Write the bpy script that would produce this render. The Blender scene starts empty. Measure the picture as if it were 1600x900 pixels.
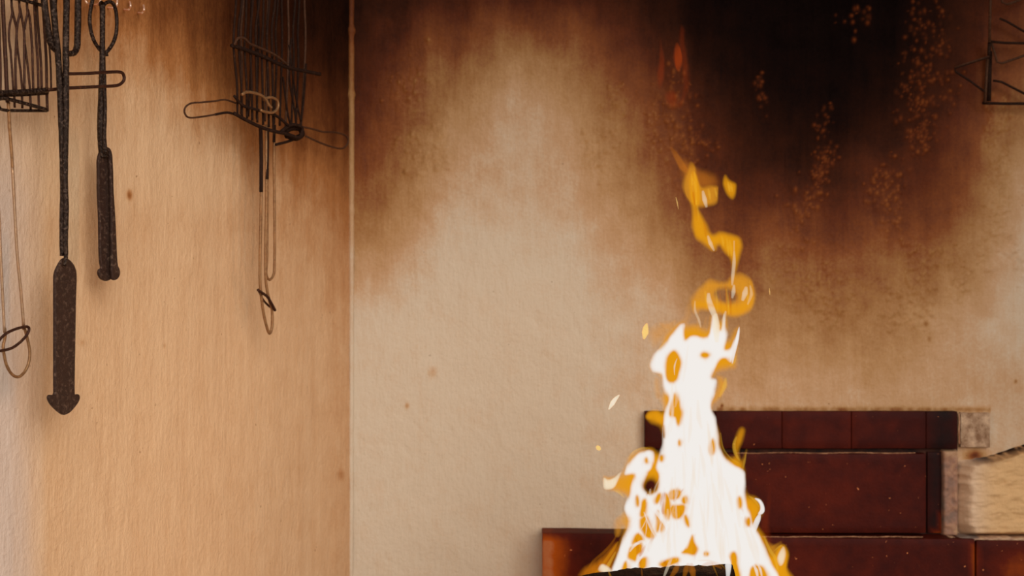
import bpy, bmesh, math, random
import numpy as np
from mathutils import Vector

scene = bpy.context.scene
col = scene.collection
R_ = random.Random(7)

WORLD, SUN, FIRE = 1.03, 1.75, 1.35
# ------------------------------------------------------------------ camera, world, sun, exposure
F = 2198.0            # focal length in pixels of the 1600 px frame
CZ = 1.25             # camera height above the floor
cam_d = bpy.data.cameras.new('camera')
cam_d.sensor_width = 36.0
cam_d.lens = F * 36.0 / 1600.0
cam_d.dof.use_dof = True
cam_d.dof.focus_distance = 1.62
cam_d.dof.aperture_fstop = 7.5
cam = bpy.data.objects.new('camera', cam_d)
cam.location = (0, 0, CZ)
cam.rotation_euler = (math.pi / 2, 0, 0)
col.objects.link(cam)
scene.camera = cam

world = bpy.data.worlds.new('world')
scene.world = world
world.use_nodes = True
bg = world.node_tree.nodes['Background']
wnt = world.node_tree
wtc = wnt.nodes.new('ShaderNodeTexCoord'); wsp = wnt.nodes.new('ShaderNodeSeparateXYZ'); wrp = wnt.nodes.new('ShaderNodeValToRGB')
wnt.links.new(wtc.outputs['Generated'], wsp.inputs[0])
wmp = wnt.nodes.new('ShaderNodeMapRange'); wmp.inputs[1].default_value = -1.0; wmp.inputs[2].default_value = 1.0
wnt.links.new(wsp.outputs[2], wmp.inputs[0]); wnt.links.new(wmp.outputs[0], wrp.inputs[0])
wrp.color_ramp.elements[0].position = 0.44; wrp.color_ramp.elements[0].color = (0.34, 0.29, 0.24, 1)   # ground
wrp.color_ramp.elements[1].position = 0.54; wrp.color_ramp.elements[1].color = (0.97, 1.0, 1.0, 1)    # pale even sky
wnt.links.new(wrp.outputs[0], bg.inputs[0])
bg.inputs[1].default_value = WORLD

sun_d = bpy.data.lights.new('sun', 'SUN')
sun_d.energy = SUN
sun_d.angle = math.radians(45)
sun_d.color = (1.0, 0.98, 0.95)
sun = bpy.data.objects.new('sun', sun_d)
d = Vector((-0.42, 0.80, -0.40)).normalized()      # direction the light travels: from behind the camera
sun.rotation_euler = d.to_track_quat('-Z', 'Y').to_euler()
sun.location = (-1, -2, 3)
col.objects.link(sun)

scene.view_settings.view_transform = 'Standard'
scene.view_settings.look = 'None'
scene.view_settings.gamma = 1.0
scene.view_settings.exposure = 0.0
scene.view_settings.use_curve_mapping = False

# ------------------------------------------------------------------ helpers: places
DW = 2.2                                   # distance of the back wall
CX, CY = (548 - 800) / F * DW, DW          # the corner between left wall and back wall
LU = Vector((-0.168, -0.400)).normalized() # direction of the left wall away from the corner
FD = 1.74                                  # distance of the fire
LN = Vector((-LU.y, LU.x))                 # its normal, into the room
if LN.x < 0: LN = -LN

def P(px, py, dep):
    return Vector(((px - 800) / F * dep, dep, CZ + (450 - py) / F * dep))

def WL(px, py, off=0.0):
    """a point at distance off in front of the left wall"""
    kx = (px - 800) / F
    t = (CX * LN.x + CY * LN.y + off) / (kx * LN.x + LN.y)
    return Vector((kx * t, t, CZ + (450 - py) / F * t))

def lin(c):
    c = c / 255.0
    return c / 12.92 if c <= 0.04045 else ((c + 0.055) / 1.055) ** 2.4

def L3(r, g, b, k=1.0):
    return (lin(r) * k, lin(g) * k, lin(b) * k, 1)

def vnoise(u, v, seed=0):
    u = np.asarray(u, float); v = np.asarray(v, float)
    iu = np.floor(u).astype(np.int64); iv = np.floor(v).astype(np.int64)
    fu = u - iu; fv = v - iv
    fu = fu * fu * (3 - 2 * fu); fv = fv * fv * (3 - 2 * fv)
    def h(a, b):
        n = (a * 374761393 + b * 668265263 + seed * 1442695041) & 0x7fffffff
        n = ((n ^ (n >> 13)) * 1274126177) & 0x7fffffff
        n = (n ^ (n >> 16))
        return (n & 0xffffff) / float(0xffffff)
    a = h(iu, iv); b = h(iu + 1, iv); c = h(iu, iv + 1); d_ = h(iu + 1, iv + 1)
    return (a * (1 - fu) + b * fu) * (1 - fv) + (c * (1 - fu) + d_ * fu) * fv

def fbm(u, v, octs=4, seed=0):
    s = 0; a = 0.5; t = 0
    for k in range(octs):
        s = s + a * vnoise(u * 2 ** k + 17.3 * k, v * 2 ** k - 9.1 * k, seed + k)
        t += a; a *= 0.5
    return s / t

# ------------------------------------------------------------------ helpers: objects
def link_mesh(name, me, mat=None, parent=None):
    o = bpy.data.objects.new(name, me)
    if mat: me.materials.append(mat)
    col.objects.link(o)
    if parent is not None:
        o.parent = parent
        o.matrix_parent_inverse = parent.matrix_world.inverted()
    return o

def thing(name, label, cat, loc, group=None):
    o = bpy.data.objects.new(name, None)
    o.empty_display_size = 0.02
    o.location = loc
    col.objects.link(o)
    bpy.context.view_layer.update()
    tag(o, label, cat, group)
    return o

def tag(o, label, cat, group=None):
    o['label'] = label; o['category'] = cat
    if group: o['group'] = group
    return o

def struct(o):
    o['kind'] = 'structure'
    return o

def pymesh(name, verts, faces, smooth=True):
    me = bpy.data.meshes.new(name)
    me.from_pydata([tuple(v) for v in verts], [], faces)
    me.validate()
    if smooth:
        me.polygons.foreach_set('use_smooth', [True] * len(me.polygons))
    me.update()
    return me

def catmull(pts, n=6, closed=False):
    pts = [Vector(p) for p in pts]
    N = len(pts); out = []
    rng = range(N if closed else N - 1)
    for i in rng:
        if closed:
            p0, p1, p2, p3 = pts[(i - 1) % N], pts[i], pts[(i + 1) % N], pts[(i + 2) % N]
        else:
            p0, p1, p2, p3 = pts[max(i - 1, 0)], pts[i], pts[i + 1], pts[min(i + 2, N - 1)]
        for k in range(n):
            t = k / n
            out.append(0.5 * ((2 * p1) + (p2 - p0) * t + (2 * p0 - 5 * p1 + 4 * p2 - p3) * t * t + (3 * p1 - p0 - 3 * p2 + p3) * t ** 3))
    if not closed: out.append(pts[-1].copy())
    return out

def tube_geo(V, Fc, pts, rad, seg=10, closed=False, flat=1.0, jitter=0.0, flatdir=None):
    """sweep a round section (flattened by flat along flatdir) along pts"""
    pts = [Vector(p) for p in pts]
    N = len(pts)
    if not hasattr(rad, '__len__'): rad = [rad] * N
    base = len(V)
    up = None
    for i, p in enumerate(pts):
        if closed: t = pts[(i + 1) % N] - pts[(i - 1) % N]
        else: t = pts[min(i + 1, N - 1)] - pts[max(i - 1, 0)]
        if t.length < 1e-9: t = Vector((0, 0, 1))
        t.normalize()
        if flatdir is not None:
            n = flatdir - t * flatdir.dot(t)
        elif up is None:
            n = Vector((0, 1, 0)) - t * t.y
            if n.length < 0.2: n = Vector((1, 0, 0)) - t * t.x
        else:
            n = up - t * up.dot(t)
        n.normalize(); up = n
        b = t.cross(n)
        for k in range(seg):
            a = 2 * math.pi * k / seg
            r = rad[i] * (1 + jitter * (R_.random() - 0.5))
            V.append(p + (n * math.cos(a) * flat + b * math.sin(a)) * r)
    M = N if closed else N - 1
    for i in range(M):
        j = (i + 1) % N
        for k in range(seg):
            k2 = (k + 1) % seg
            Fc.append((base + i * seg + k, base + i * seg + k2, base + j * seg + k2, base + j * seg + k))
    if not closed:
        Fc.append(tuple(base + k for k in reversed(range(seg))))
        Fc.append(tuple(base + (N - 1) * seg + k for k in range(seg)))

def tube(name, pts, rad, mat, parent=None, seg=10, closed=False, smooth=None, flat=1.0, jitter=0.0, flatdir=None):
    if smooth:
        if hasattr(rad, '__len__'):
            n0 = len(rad)
            pts2 = catmull(pts, smooth, closed)
            xs = np.linspace(0, n0 - 1, len(pts2))
            rad = list(np.interp(xs, range(n0), rad))
            pts = pts2
        else:
            pts = catmull(pts, smooth, closed)
    V = []; Fc = []
    tube_geo(V, Fc, pts, rad, seg, closed, flat, jitter, flatdir)
    return link_mesh(name, pymesh(name, V, Fc), mat, parent)

# ------------------------------------------------------------------ materials
def new_mat(name):
    m = bpy.data.materials.new(name); m.use_nodes = True
    nt = m.node_tree
    b = nt.nodes['Principled BSDF']
    return m, nt, b

def N(nt, typ, **kw):
    n = nt.nodes.new(typ)
    for k, v in kw.items():
        if k.startswith('i_'):
            n.inputs[int(k[2:])].default_value = v
        else: setattr(n, k, v)
    return n

def ramp(nt, stops, interp='LINEAR'):
    r = nt.nodes.new('ShaderNodeValToRGB')
    r.color_ramp.interpolation = interp
    el = r.color_ramp.elements
    while len(el) > 1: el.remove(el[-1])
    el[0].position = stops[0][0]; el[0].color = stops[0][1]
    for p, c in stops[1:]:
        e = el.new(p); e.color = c
    return r

def noise_node(nt, vec, scale, detail=4, rough=0.55):
    n = nt.nodes.new('ShaderNodeTexNoise')
    n.inputs['Scale'].default_value = scale
    n.inputs['Detail'].default_value = detail
    n.inputs['Roughness'].default_value = rough
    if vec is not None: nt.links.new(vec, n.inputs['Vector'])
    return n

def mapping(nt, scale, rot=(0, 0, 0)):
    tc = nt.nodes.new('ShaderNodeTexCoord')
    mp = nt.nodes.new('ShaderNodeMapping')
    mp.inputs['Scale'].default_value = scale
    mp.inputs['Rotation'].default_value = rot
    nt.links.new(tc.outputs['Object'], mp.inputs['Vector'])
    return mp.outputs['Vector']

def math_node(nt, op, a, b=None, clamp=False):
    n = nt.nodes.new('ShaderNodeMath'); n.operation = op; n.use_clamp = clamp
    for k, x in enumerate((a, b)):
        if x is None: continue
        if isinstance(x, (int, float)): n.inputs[k].default_value = x
        else: nt.links.new(x, n.inputs[k])
    return n.outputs[0]

def mixrgb(nt, fac, a, b, blend='MIX'):
    n = nt.nodes.new('ShaderNodeMix'); n.data_type = 'RGBA'; n.blend_type = blend
    for idx, x in ((0, fac), (6, a), (7, b)):
        if isinstance(x, (int, float, tuple)): n.inputs[idx].default_value = x
        else: nt.links.new(x, n.inputs[idx])
    return n.outputs[2]

WALL_K = 1.0
def plaster(name, table, streak=1.0, gloss=0.6, k=1.0):
    """painted plaster; attribute 'clean' (1 = clean, 0 = black with soot) picks the colour"""
    m, nt, b = new_mat(name)
    at = N(nt, 'ShaderNodeAttribute', attribute_name='clean')
    gr = N(nt, 'ShaderNodeAttribute', attribute_name='grey')
    bl = N(nt, 'ShaderNodeAttribute', attribute_name='blister')
    v1 = mapping(nt, (1, 1, 1)); v2 = mapping(nt, (1, 1, 0.10))
    n1 = noise_node(nt, v1, 26, 6, 0.62)
    n2 = noise_node(nt, v2, 75, 5, 0.6)
    n3 = noise_node(nt, v1, 210, 4, 0.65)
    a = math_node(nt, 'SUBTRACT', n1.outputs['Fac'], 0.5)
    a = math_node(nt, 'MULTIPLY', a, 0.34)
    c = math_node(nt, 'SUBTRACT', n2.outputs['Fac'], 0.5)
    c = math_node(nt, 'MULTIPLY', c, 0.26 * streak)
    e = math_node(nt, 'SUBTRACT', n3.outputs['Fac'], 0.5)
    e = math_node(nt, 'MULTIPLY', e, 0.22)
    s = math_node(nt, 'ADD', a, c); s = math_node(nt, 'ADD', s, e)
    # the mottling is strongest where soot thins out
    one = math_node(nt, 'SUBTRACT', 1.08, at.outputs['Fac'])
    w = math_node(nt, 'MULTIPLY', at.outputs['Fac'], one)
    w = math_node(nt, 'MULTIPLY', w, 4.0)
    s = math_node(nt, 'MULTIPLY', s, w)
    val = math_node(nt, 'ADD', at.outputs['Fac'], s)
    blv = math_node(nt, 'MULTIPLY', bl.outputs['Fac'], 0.26)
    val = math_node(nt, 'ADD', val, blv, clamp=True)
    stops = [(lin(R) / lin(table[-1][0]), L3(R, G, B, WALL_K * k)) for (R, G, B) in table]
    rp = ramp(nt, stops)
    nt.links.new(val, rp.inputs['Fac'])
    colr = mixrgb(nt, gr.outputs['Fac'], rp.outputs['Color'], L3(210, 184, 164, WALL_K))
    # little pits and dirt specks
    sp = noise_node(nt, v1, 120, 2, 0.5)
    spr = ramp(nt, [(0.0, (1, 1, 1, 1)), (0.735, (1, 1, 1, 1)), (0.80, (0.42, 0.30, 0.2, 1))])
    nt.links.new(sp.outputs['Fac'], spr.inputs['Fac'])
    colr = mixrgb(nt, 0.8, colr, spr.outputs['Color'], 'MULTIPLY')
    nt.links.new(colr, b.inputs['Base Color'])
    b.inputs['Roughness'].default_value = gloss
    nt.links.new(math_node(nt, 'MULTIPLY', at.outputs['Fac'], 0.45), b.inputs['Specular IOR Level'])
    bn = noise_node(nt, v1, 160, 5, 0.6)
    bn2 = noise_node(nt, mapping(nt, (1, 1, 0.22), (0.1, 0.25, 0)), 190, 4, 0.6)
    hs = math_node(nt, 'ADD', bn.outputs['Fac'], bn2.outputs['Fac'])
    bp = nt.nodes.new('ShaderNodeBump')
    bp.inputs['Strength'].default_value = 0.55
    bp.inputs['Distance'].default_value = 0.0022
    nt.links.new(hs, bp.inputs['Height'])
    nt.links.new(bp.outputs['Normal'], b.inputs['Normal'])
    return m

BACK_TABLE = [(0, 0, 0), (20, 11, 9), (58, 27, 14), (91, 42, 19), (131, 71, 30), (158, 108, 58), (179, 133, 84), (193, 150, 108), (201, 168, 134), (207, 184, 156)]
LEFT_TABLE = [(0, 0, 0), (22, 12, 8), (52, 25, 13), (84, 43, 21), (122, 71, 35), (160, 103, 57), (186, 138, 95), (207, 168, 128)]
M_back = plaster('sooty plaster', BACK_TABLE, 0.8)
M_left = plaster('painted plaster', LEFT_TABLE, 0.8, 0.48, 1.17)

def iron(name, base, spot, metallic=0.55, rough=0.38, spots=0.60, bump=0.5, scale=260, spec=0.32):
    m, nt, b = new_mat(name)
    v = mapping(nt, (1, 1, 1))
    n = noise_node(nt, v, scale, 6, 0.7)
    rp = ramp(nt, [(0.0, base), (spots - 0.08, base), (spots + 0.06, spot)])
    nt.links.new(n.outputs['Fac'], rp.inputs['Fac'])
    n2 = noise_node(nt, v, 60, 4, 0.6)
    c = mixrgb(nt, n2.outputs['Fac'], rp.outputs['Color'], (base[0] * 1.9, base[1] * 1.4, base[2] * 1.1, 1))
    nt.links.new(c, b.inputs['Base Color'])
    b.inputs['Metallic'].default_value = metallic
    b.inputs['Specular IOR Level'].default_value = spec
    b.inputs['Specular Tint'].default_value = (1.0, 0.78, 0.62, 1)
    b.inputs['Roughness'].default_value = rough
    bp = nt.nodes.new('ShaderNodeBump')
    bp.inputs['Strength'].default_value = bump; bp.inputs['Distance'].default_value = 0.0012
    nt.links.new(n.outputs['Fac'], bp.inputs['Height'])
    nt.links.new(bp.outputs['Normal'], b.inputs['Normal'])
    return m

M_iron = iron('greasy black iron', (0.009, 0.005, 0.004, 1), (0.16, 0.10, 0.07, 1), 0.25, 0.24, 0.57, 1.0, 330, 0.28)
M_blade = iron('scaled blade iron', (0.022, 0.012, 0.010, 1), (0.20, 0.12, 0.08, 1), 0.1, 0.42, 0.60, 1.0, 230, 0.3)
M_rust = iron('rusty wire', (0.030, 0.012, 0.008, 1), (0.22, 0.09, 0.04, 1), 0.3, 0.5, 0.62)
M_steel = iron('dull steel wire', (0.30, 0.22, 0.145, 1), (0.14, 0.07, 0.035, 1), 0.55, 0.38, 0.58, 0.3)
M_brown = iron('browned wire', (0.22, 0.135, 0.065, 1), (0.05, 0.02, 0.012, 1), 0.4, 0.45, 0.55, 0.3)
M_char = iron('smoked wire', (0.016, 0.009, 0.007, 1), (0.07, 0.035, 0.02, 1), 0.0, 0.7, 0.6, 0.5, 260, 0.06)
M_smoke = iron('smoked brown wire', (0.045, 0.022, 0.013, 1), (0.11, 0.055, 0.03, 1), 0.1, 0.6, 0.55, 0.5, 260, 0.15)
M_hook = iron('zinc hook wire', (0.75, 0.6, 0.5, 1), (0.35, 0.22, 0.15, 1), 0.5, 0.35, 0.62, 0.2)

def brick_mat():
    m, nt, b = new_mat('smoked firebrick')
    at = N(nt, 'ShaderNodeAttribute', attribute_name='clean')
    v = mapping(nt, (1, 1, 1))
    n = noise_node(nt, v, 34, 5, 0.6)
    s = math_node(nt, 'SUBTRACT', n.outputs['Fac'], 0.5)
    s = math_node(nt, 'MULTIPLY', s, 0.30)
    s = math_node(nt, 'ADD', at.outputs['Fac'], s, clamp=True)
    rp = ramp(nt, [(0.0, L3(20, 7, 5)), (0.25, L3(58, 12, 4)), (0.42, L3(88, 24, 6)), (0.7, L3(172, 76, 6)), (1.0, L3(205, 160, 118))])
    nt.links.new(s, rp.inputs['Fac'])
    sp = noise_node(nt, v, 190, 2, 0.5)
    spr = ramp(nt, [(0.0, (0, 0, 0, 1)), (0.745, (0, 0, 0, 1)), (0.775, (1, 1, 1, 1))])
    nt.links.new(sp.outputs['Fac'], spr.inputs['Fac'])
    c = mixrgb(nt, spr.outputs['Color'], rp.outputs['Color'], L3(205, 120, 70))
    nt.links.new(c, b.inputs['Base Color'])
    b.inputs['Roughness'].default_value = 0.6
    b.inputs['Specular IOR Level'].default_value = 0.10
    bp = nt.nodes.new('ShaderNodeBump')
    bp.inputs['Strength'].default_value = 0.4; bp.inputs['Distance'].default_value = 0.001
    n4 = noise_node(nt, v, 240, 4, 0.6)
    nt.links.new(n4.outputs['Fac'], bp.inputs['Height'])
    nt.links.new(bp.outputs['Normal'], b.inputs['Normal'])
    return m
M_brick = brick_mat()

def simple_noise_mat(name, c0, c1, scale, rough=0.8, bump=0.5, dist=0.002, lo=0.35, hi=0.65, spec=0.3):
    m, nt, b = new_mat(name)
    b.inputs['Specular IOR Level'].default_value = spec
    v = mapping(nt, (1, 1, 1))
    n = noise_node(nt, v, scale, 6, 0.65)
    rp = ramp(nt, [(lo, c0), (hi, c1)])
    nt.links.new(n.outputs['Fac'], rp.inputs['Fac'])
    nt.links.new(rp.outputs['Color'], b.inputs['Base Color'])
    b.inputs['Roughness'].default_value = rough
    bp = nt.nodes.new('ShaderNodeBump')
    bp.inputs['Strength'].default_value = bump; bp.inputs['Distance'].default_value = dist
    nt.links.new(n.outputs['Fac'], bp.inputs['Height'])
    nt.links.new(bp.outputs['Normal'], b.inputs['Normal'])
    return m
M_mortar = simple_noise_mat('sooty mortar', L3(95, 55, 35), L3(170, 120, 85), 90)
M_mortar_dark = simple_noise_mat('burnt mortar', L3(28, 14, 9), L3(75, 36, 20), 70)
M_bark = simple_noise_mat('charred wood', (0.003, 0.002, 0.002, 1), (0.012, 0.005, 0.003, 1), 60, 0.9, 0.9, 0.006, spec=0.05)
M_hearth = simple_noise_mat('hearth stone', L3(60, 40, 28), L3(130, 95, 70), 30)
M_floor = simple_noise_mat('floor tile', L3(110, 85, 66), L3(150, 120, 96), 8)

def set_attr(me, name, vals):
    a = me.attributes.new(name, 'FLOAT', 'POINT')
    a.data.foreach_set('value', np.asarray(vals, dtype=np.float32).ravel())

# ------------------------------------------------------------------ the setting: walls
def grid_mesh(name, A, B, fn):
    """fn(A2, B2) -> (xyz array, dict of attributes)"""
    nA, nB = len(A), len(B)
    A2, B2 = np.meshgrid(A, B, indexing='ij')
    xyz, attrs = fn(A2, B2)
    me = bpy.data.meshes.new(name)
    nv = nA * nB
    me.vertices.add(nv)
    me.vertices.foreach_set('co', xyz.reshape(-1).astype(np.float32))
    i = np.arange(nA - 1)[:, None] * nB + np.arange(nB - 1)[None, :]
    q = np.stack([i, i + nB, i + nB + 1, i + 1], -1).reshape(-1, 4)
    nf = len(q)
    me.loops.add(nf * 4)
    me.loops.foreach_set('vertex_index', q.reshape(-1).astype(np.int32))
    me.polygons.add(nf)
    me.polygons.foreach_set('loop_start', (np.arange(nf) * 4).astype(np.int32))
    me.polygons.foreach_set('loop_total', np.full(nf, 4, dtype=np.int32))
    me.polygons.foreach_set('use_smooth', np.ones(nf, dtype=bool))
    me.update(calc_edges=True)
    for k, v in attrs.items(): set_attr(me, k, v)
    return me

def axis(lo, a, b, hi, fine, coarse=0.05):
    return np.unique(np.round(np.concatenate([np.arange(lo, a, coarse), np.arange(a, b, fine), np.arange(b, hi + coarse / 2, coarse)]), 6))

def interp_grid(xs, ys, G, px, py):
    G = np.asarray(G, float)
    px = np.clip(px, xs[0], xs[-1]); py = np.clip(py, ys[0], ys[-1])
    xs = np.asarray(xs, float); ys = np.asarray(ys, float)
    ix = np.clip(np.searchsorted(xs, px, side='right') - 1, 0, len(xs) - 2)
    iy = np.clip(np.searchsorted(ys, py, side='right') - 1, 0, len(ys) - 2)
    fx = (px - xs[ix]) / (xs[ix + 1] - xs[ix]); fy = (py - ys[iy]) / (ys[iy + 1] - ys[iy])
    return (G[iy, ix] * (1 - fx) + G[iy, ix + 1] * fx) * (1 - fy) + (G[iy + 1, ix] * (1 - fx) + G[iy + 1, ix + 1] * fx) * fy

def linv(c):
    c = np.clip(c, 0, 255) / 255.0
    return np.where(c <= 0.04045, c / 12.92, ((c + 0.055) / 1.055) ** 2.4)

# soot stain of the back wall, with some shading mixed in, as tone over the wall (px of wall millimetres)
BX = [548, 600, 700, 800, 900, 1000, 1060, 1085, 1150, 1200, 1300, 1400, 1450, 1500, 1550, 1600, 1700]
BY = [-150, 0, 50, 100, 150, 200, 300, 400, 500, 600, 650]
BG = [[30, 40, 45, 50, 45, 35, 30, 18, 15, 15, 15, 15, 22, 30, 45, 60, 70],
      [40, 52, 70, 84, 66, 45, 40, 24, 20, 18, 15, 18, 33, 48, 75, 90, 100],
      [50, 68, 100, 128, 112, 66, 52, 28, 22, 18, 16, 20, 40, 55, 88, 108, 120],
      [60, 84, 132, 162, 148, 88, 68, 40, 28, 22, 17, 25, 48, 66, 100, 124, 138],
      [72, 98, 152, 178, 168, 110, 82, 58, 38, 30, 20, 33, 55, 78, 116, 140, 152],
      [84, 110, 165, 187, 180, 130, 98, 74, 50, 40, 27, 45, 66, 92, 136, 155, 168],
      [118, 134, 176, 190, 184, 152, 120, 98, 78, 70, 60, 76, 92, 118, 152, 170, 180],
      [165, 172, 190, 196, 191, 172, 152, 136, 116, 108, 102, 114, 132, 152, 172, 183, 188],
      [192, 196, 202, 203, 199, 190, 182, 174, 164, 158, 148, 158, 170, 180, 188, 192, 195],
      [203, 204, 206, 206, 203, 198, 195, 192, 188, 187, 186, 185, 186, 189, 191, 193, 195],
      [205, 206, 206, 206, 204, 200, 197, 195, 192, 191, 190, 188, 189, 191, 193, 195, 195]]
LX = [-100, 0, 60, 110, 150, 200, 250, 300, 340, 370, 420, 480, 520, 548]
LY = [-150, 0, 50, 100, 150, 200, 250, 300, 350, 400, 500, 900]
LG = [[150, 150, 140, 120, 110, 95, 80, 65, 55, 45, 35, 25, 20, 18],
      [185, 180, 165, 140, 140, 132, 116, 98, 84, 62, 44, 26, 22, 20],
      [192, 190, 180, 165, 165, 158, 140, 115, 95, 68, 46, 32, 26, 24],
      [196, 194, 190, 178, 180, 176, 165, 142, 122, 92, 64, 44, 36, 34],
      [200, 198, 192, 188, 188, 186, 184, 166, 146, 122, 90, 68, 54, 48],
      [202, 200, 196, 192, 193, 193, 194, 186, 176, 158, 130, 104, 84, 74],
      [203, 202, 198, 196, 197, 198, 199, 197, 193, 184, 164, 146, 128, 116],
      [203, 203, 200, 198, 199, 200, 201, 200, 198, 193, 182, 166, 150, 138],
      [204, 203, 202, 200, 200, 201, 202, 202, 200, 198, 193, 182, 170, 160],
      [204, 204, 203, 202, 202, 202, 203, 203, 202, 201, 198, 192, 184, 178],
      [204, 204, 204, 203, 203, 204, 204, 204, 203, 203, 202, 198, 194, 190],
      [205, 205, 204, 204, 204, 204, 204, 203, 203, 202, 201, 199, 196, 193]]

BG = np.array(BG, float); LG = np.array(LG, float)
_k = np.ones_like(BG)
for _i, _y in enumerate(BY):
    for _j, _x in enumerate(BX):
        _k[_i, _j] = 1.11 if _y <= 400 else (1.07 if _y <= 500 else 1.02)
        if 750 < _x < 950 and _y <= 300: _k[_i, _j] = 1.065
        if 1180 <= _x <= 1420 and 300 <= _y <= 400: _k[_i, _j] = 1.28
        if _x == 1450 and _y <= 350: _k[_i, _j] = 1.0
        if 1420 < _x < 1520 and _y == 400: _k[_i, _j] = 1.08
BG = np.minimum(BG * _k, 207)
for _i, _y in enumerate(LY):
    for _j, _x in enumerate(LX):
        if _x >= 420 and _y <= 150: LG[_i, _j] = LG[_i, _j] * 1.25 + 8
        elif _y <= 300: LG[_i, _j] *= 1.05
LG = np.minimum(LG, 207)

BLISTERS = [  # cluster centre, spread, count on the back wall
    (1440, 50, 22, 60, 70), (1432, 150, 20, 45, 90), (1442, 210, 16, 18, 60), (1470, 100, 20, 60, 40),
    (1560, 190, 12, 30, 70), (1556, 270, 12, 45, 70), (1556, 340, 16, 30, 50), (1545, 390, 20, 25, 30),
    (1290, 220, 10, 45, 50), (1280, 270, 14, 25, 50), (1258, 330, 12, 25, 35), (1380, 285, 20, 30, 70), (1390, 340, 16, 25, 30),
    (1275, 450, 28, 22, 90), (1300, 480, 10, 25, 40), (1440, 410, 22, 25, 50), (1190, 140, 8, 20, 16), (1340, 20, 25, 20, 16),
    (1075, 220, 28, 18, 70), (1030, 180, 18, 30, 40), (1060, 150, 20, 30, 40), (960, 170, 14, 30, 25), (930, 240, 24, 30, 30),
    (670, 240, 26, 26, 40), (640, 130, 20, 30, 25), (1420, 480, 26, 22, 60), (1500, 430, 14, 30, 24), (1595, 410, 8, 20, 14), (1230, 420, 20, 40, 30)]

def back_fn(X, Z):
    px = 800 + X / DW * F; py = 450 - (Z - CZ) / DW * F
    h = 0.0030 * (fbm(px / 150, py / 200, 3, 3) - 0.5) + 0.0022 * (fbm(px / 34 + 4 * fbm(px / 90, py / 90, 2, 8), py / 46, 3, 11) - 0.5)
    warp = fbm(px / 40, py / 40, 2, 21) * 3
    h += 0.0011 * (fbm(px / 11 + warp, py / 17 + warp, 3, 5) - 0.5)
    # rough, rippled zones
    rz = np.exp(-(((px - 1060) / 70) ** 2 + ((py - 200) / 110) ** 2)) + np.exp(-(((px - 1440) / 120) ** 2 + ((py - 500) / 70) ** 2)) \
        + 0.7 * np.exp(-(((px - 670) / 60) ** 2 + ((py - 230) / 90) ** 2)) + 0.8 * np.exp(-(((px - 1290) / 80) ** 2 + ((py - 420) / 90) ** 2))
    h += 0.0022 * rz * (fbm(px / 8 + warp, py / 7, 2, 31) - 0.5)
    bl = np.zeros_like(h)
    rr = random.Random(3)
    zs, xs = Z[0], X[:, 0]
    PX = px[:, 0]; PY = py[0]
    for cx, cy, sx, sy, n in BLISTERS:
        for k in range(int(n * 1.3)):
            bx = rr.gauss(cx, sx * 0.75); by = rr.gauss(cy, sy * 0.75)
            r = rr.uniform(1.7, 4.2); el = rr.uniform(0.7, 1.6); amp = rr.uniform(0.4, 1.0)
            i0, i1 = np.searchsorted(PX, (bx - 12, bx + 12))
            # PY runs downwards as Z grows
            j = np.where(np.abs(PY - by) < 14)[0]
            if i1 <= i0 or not len(j): continue
            sl = (slice(i0, i1), slice(j[0], j[-1] + 1))
            g = amp * np.exp(-(((px[sl] - bx) / r) ** 2 + ((py[sl] - by) / (r * el)) ** 2))
            bl[sl] = np.maximum(bl[sl], g)
    h += 0.0030 * bl
    g = interp_grid(BX, BY, BG, px + 26 * (fbm(px / 60, py / 90, 3, 41) - 0.5), py + 60 * (fbm(px / 45, py / 120, 3, 47) - 0.5))
    clean = linv(g) / linv(207)
    # shadow line painted along the top of the bricks; sooty spot by the block
    clean = clean * (1 - 0.45 * np.exp(-((py - 640) / 4.0) ** 2) * (px > 1120) * (px < 1547) * fbm(px / 9, py / 9, 2, 2) * 1.4)
    clean *= 1 - 0.75 * np.exp(-(((px - 1522) / 14) ** 2 + ((py - 712) / 9) ** 2))
    for (sx, sy, sr, sa) in ((1447, 506, 4, 0.45), (1452, 530, 3, 0.35), (1128, 634, 2.2, 0.8), (1587, 596, 2, 0.5), (675, 583, 7, 0.15), (636, 634, 3, 0.2)):
        clean *= 1 - sa * np.exp(-(((px - sx) / sr) ** 2 + ((py - sy) / (sr * 1.3)) ** 2))
    grey = 0.0 * np.clip((py - 420) / 200, 0, 1) * np.clip((px - 1150) / 200, 0, 1) + 0 * px
    xyz = np.stack([X, DW - h, Z], -1)
    return xyz, {'clean': clean, 'blister': bl ** 2 * np.clip(1.3 - 2 * clean, 0, 1), 'grey': grey}

ztop, zbot = CZ + 0.455, CZ - 0.455
A = axis(CX, CX + 0.0001, 0.85, 1.6, 0.0021)
B = axis(0.0, zbot, ztop, 2.3, 0.0021)
wb = struct(link_mesh('wall_back', grid_mesh('wall_back', A, B, back_fn), M_back))

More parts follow.
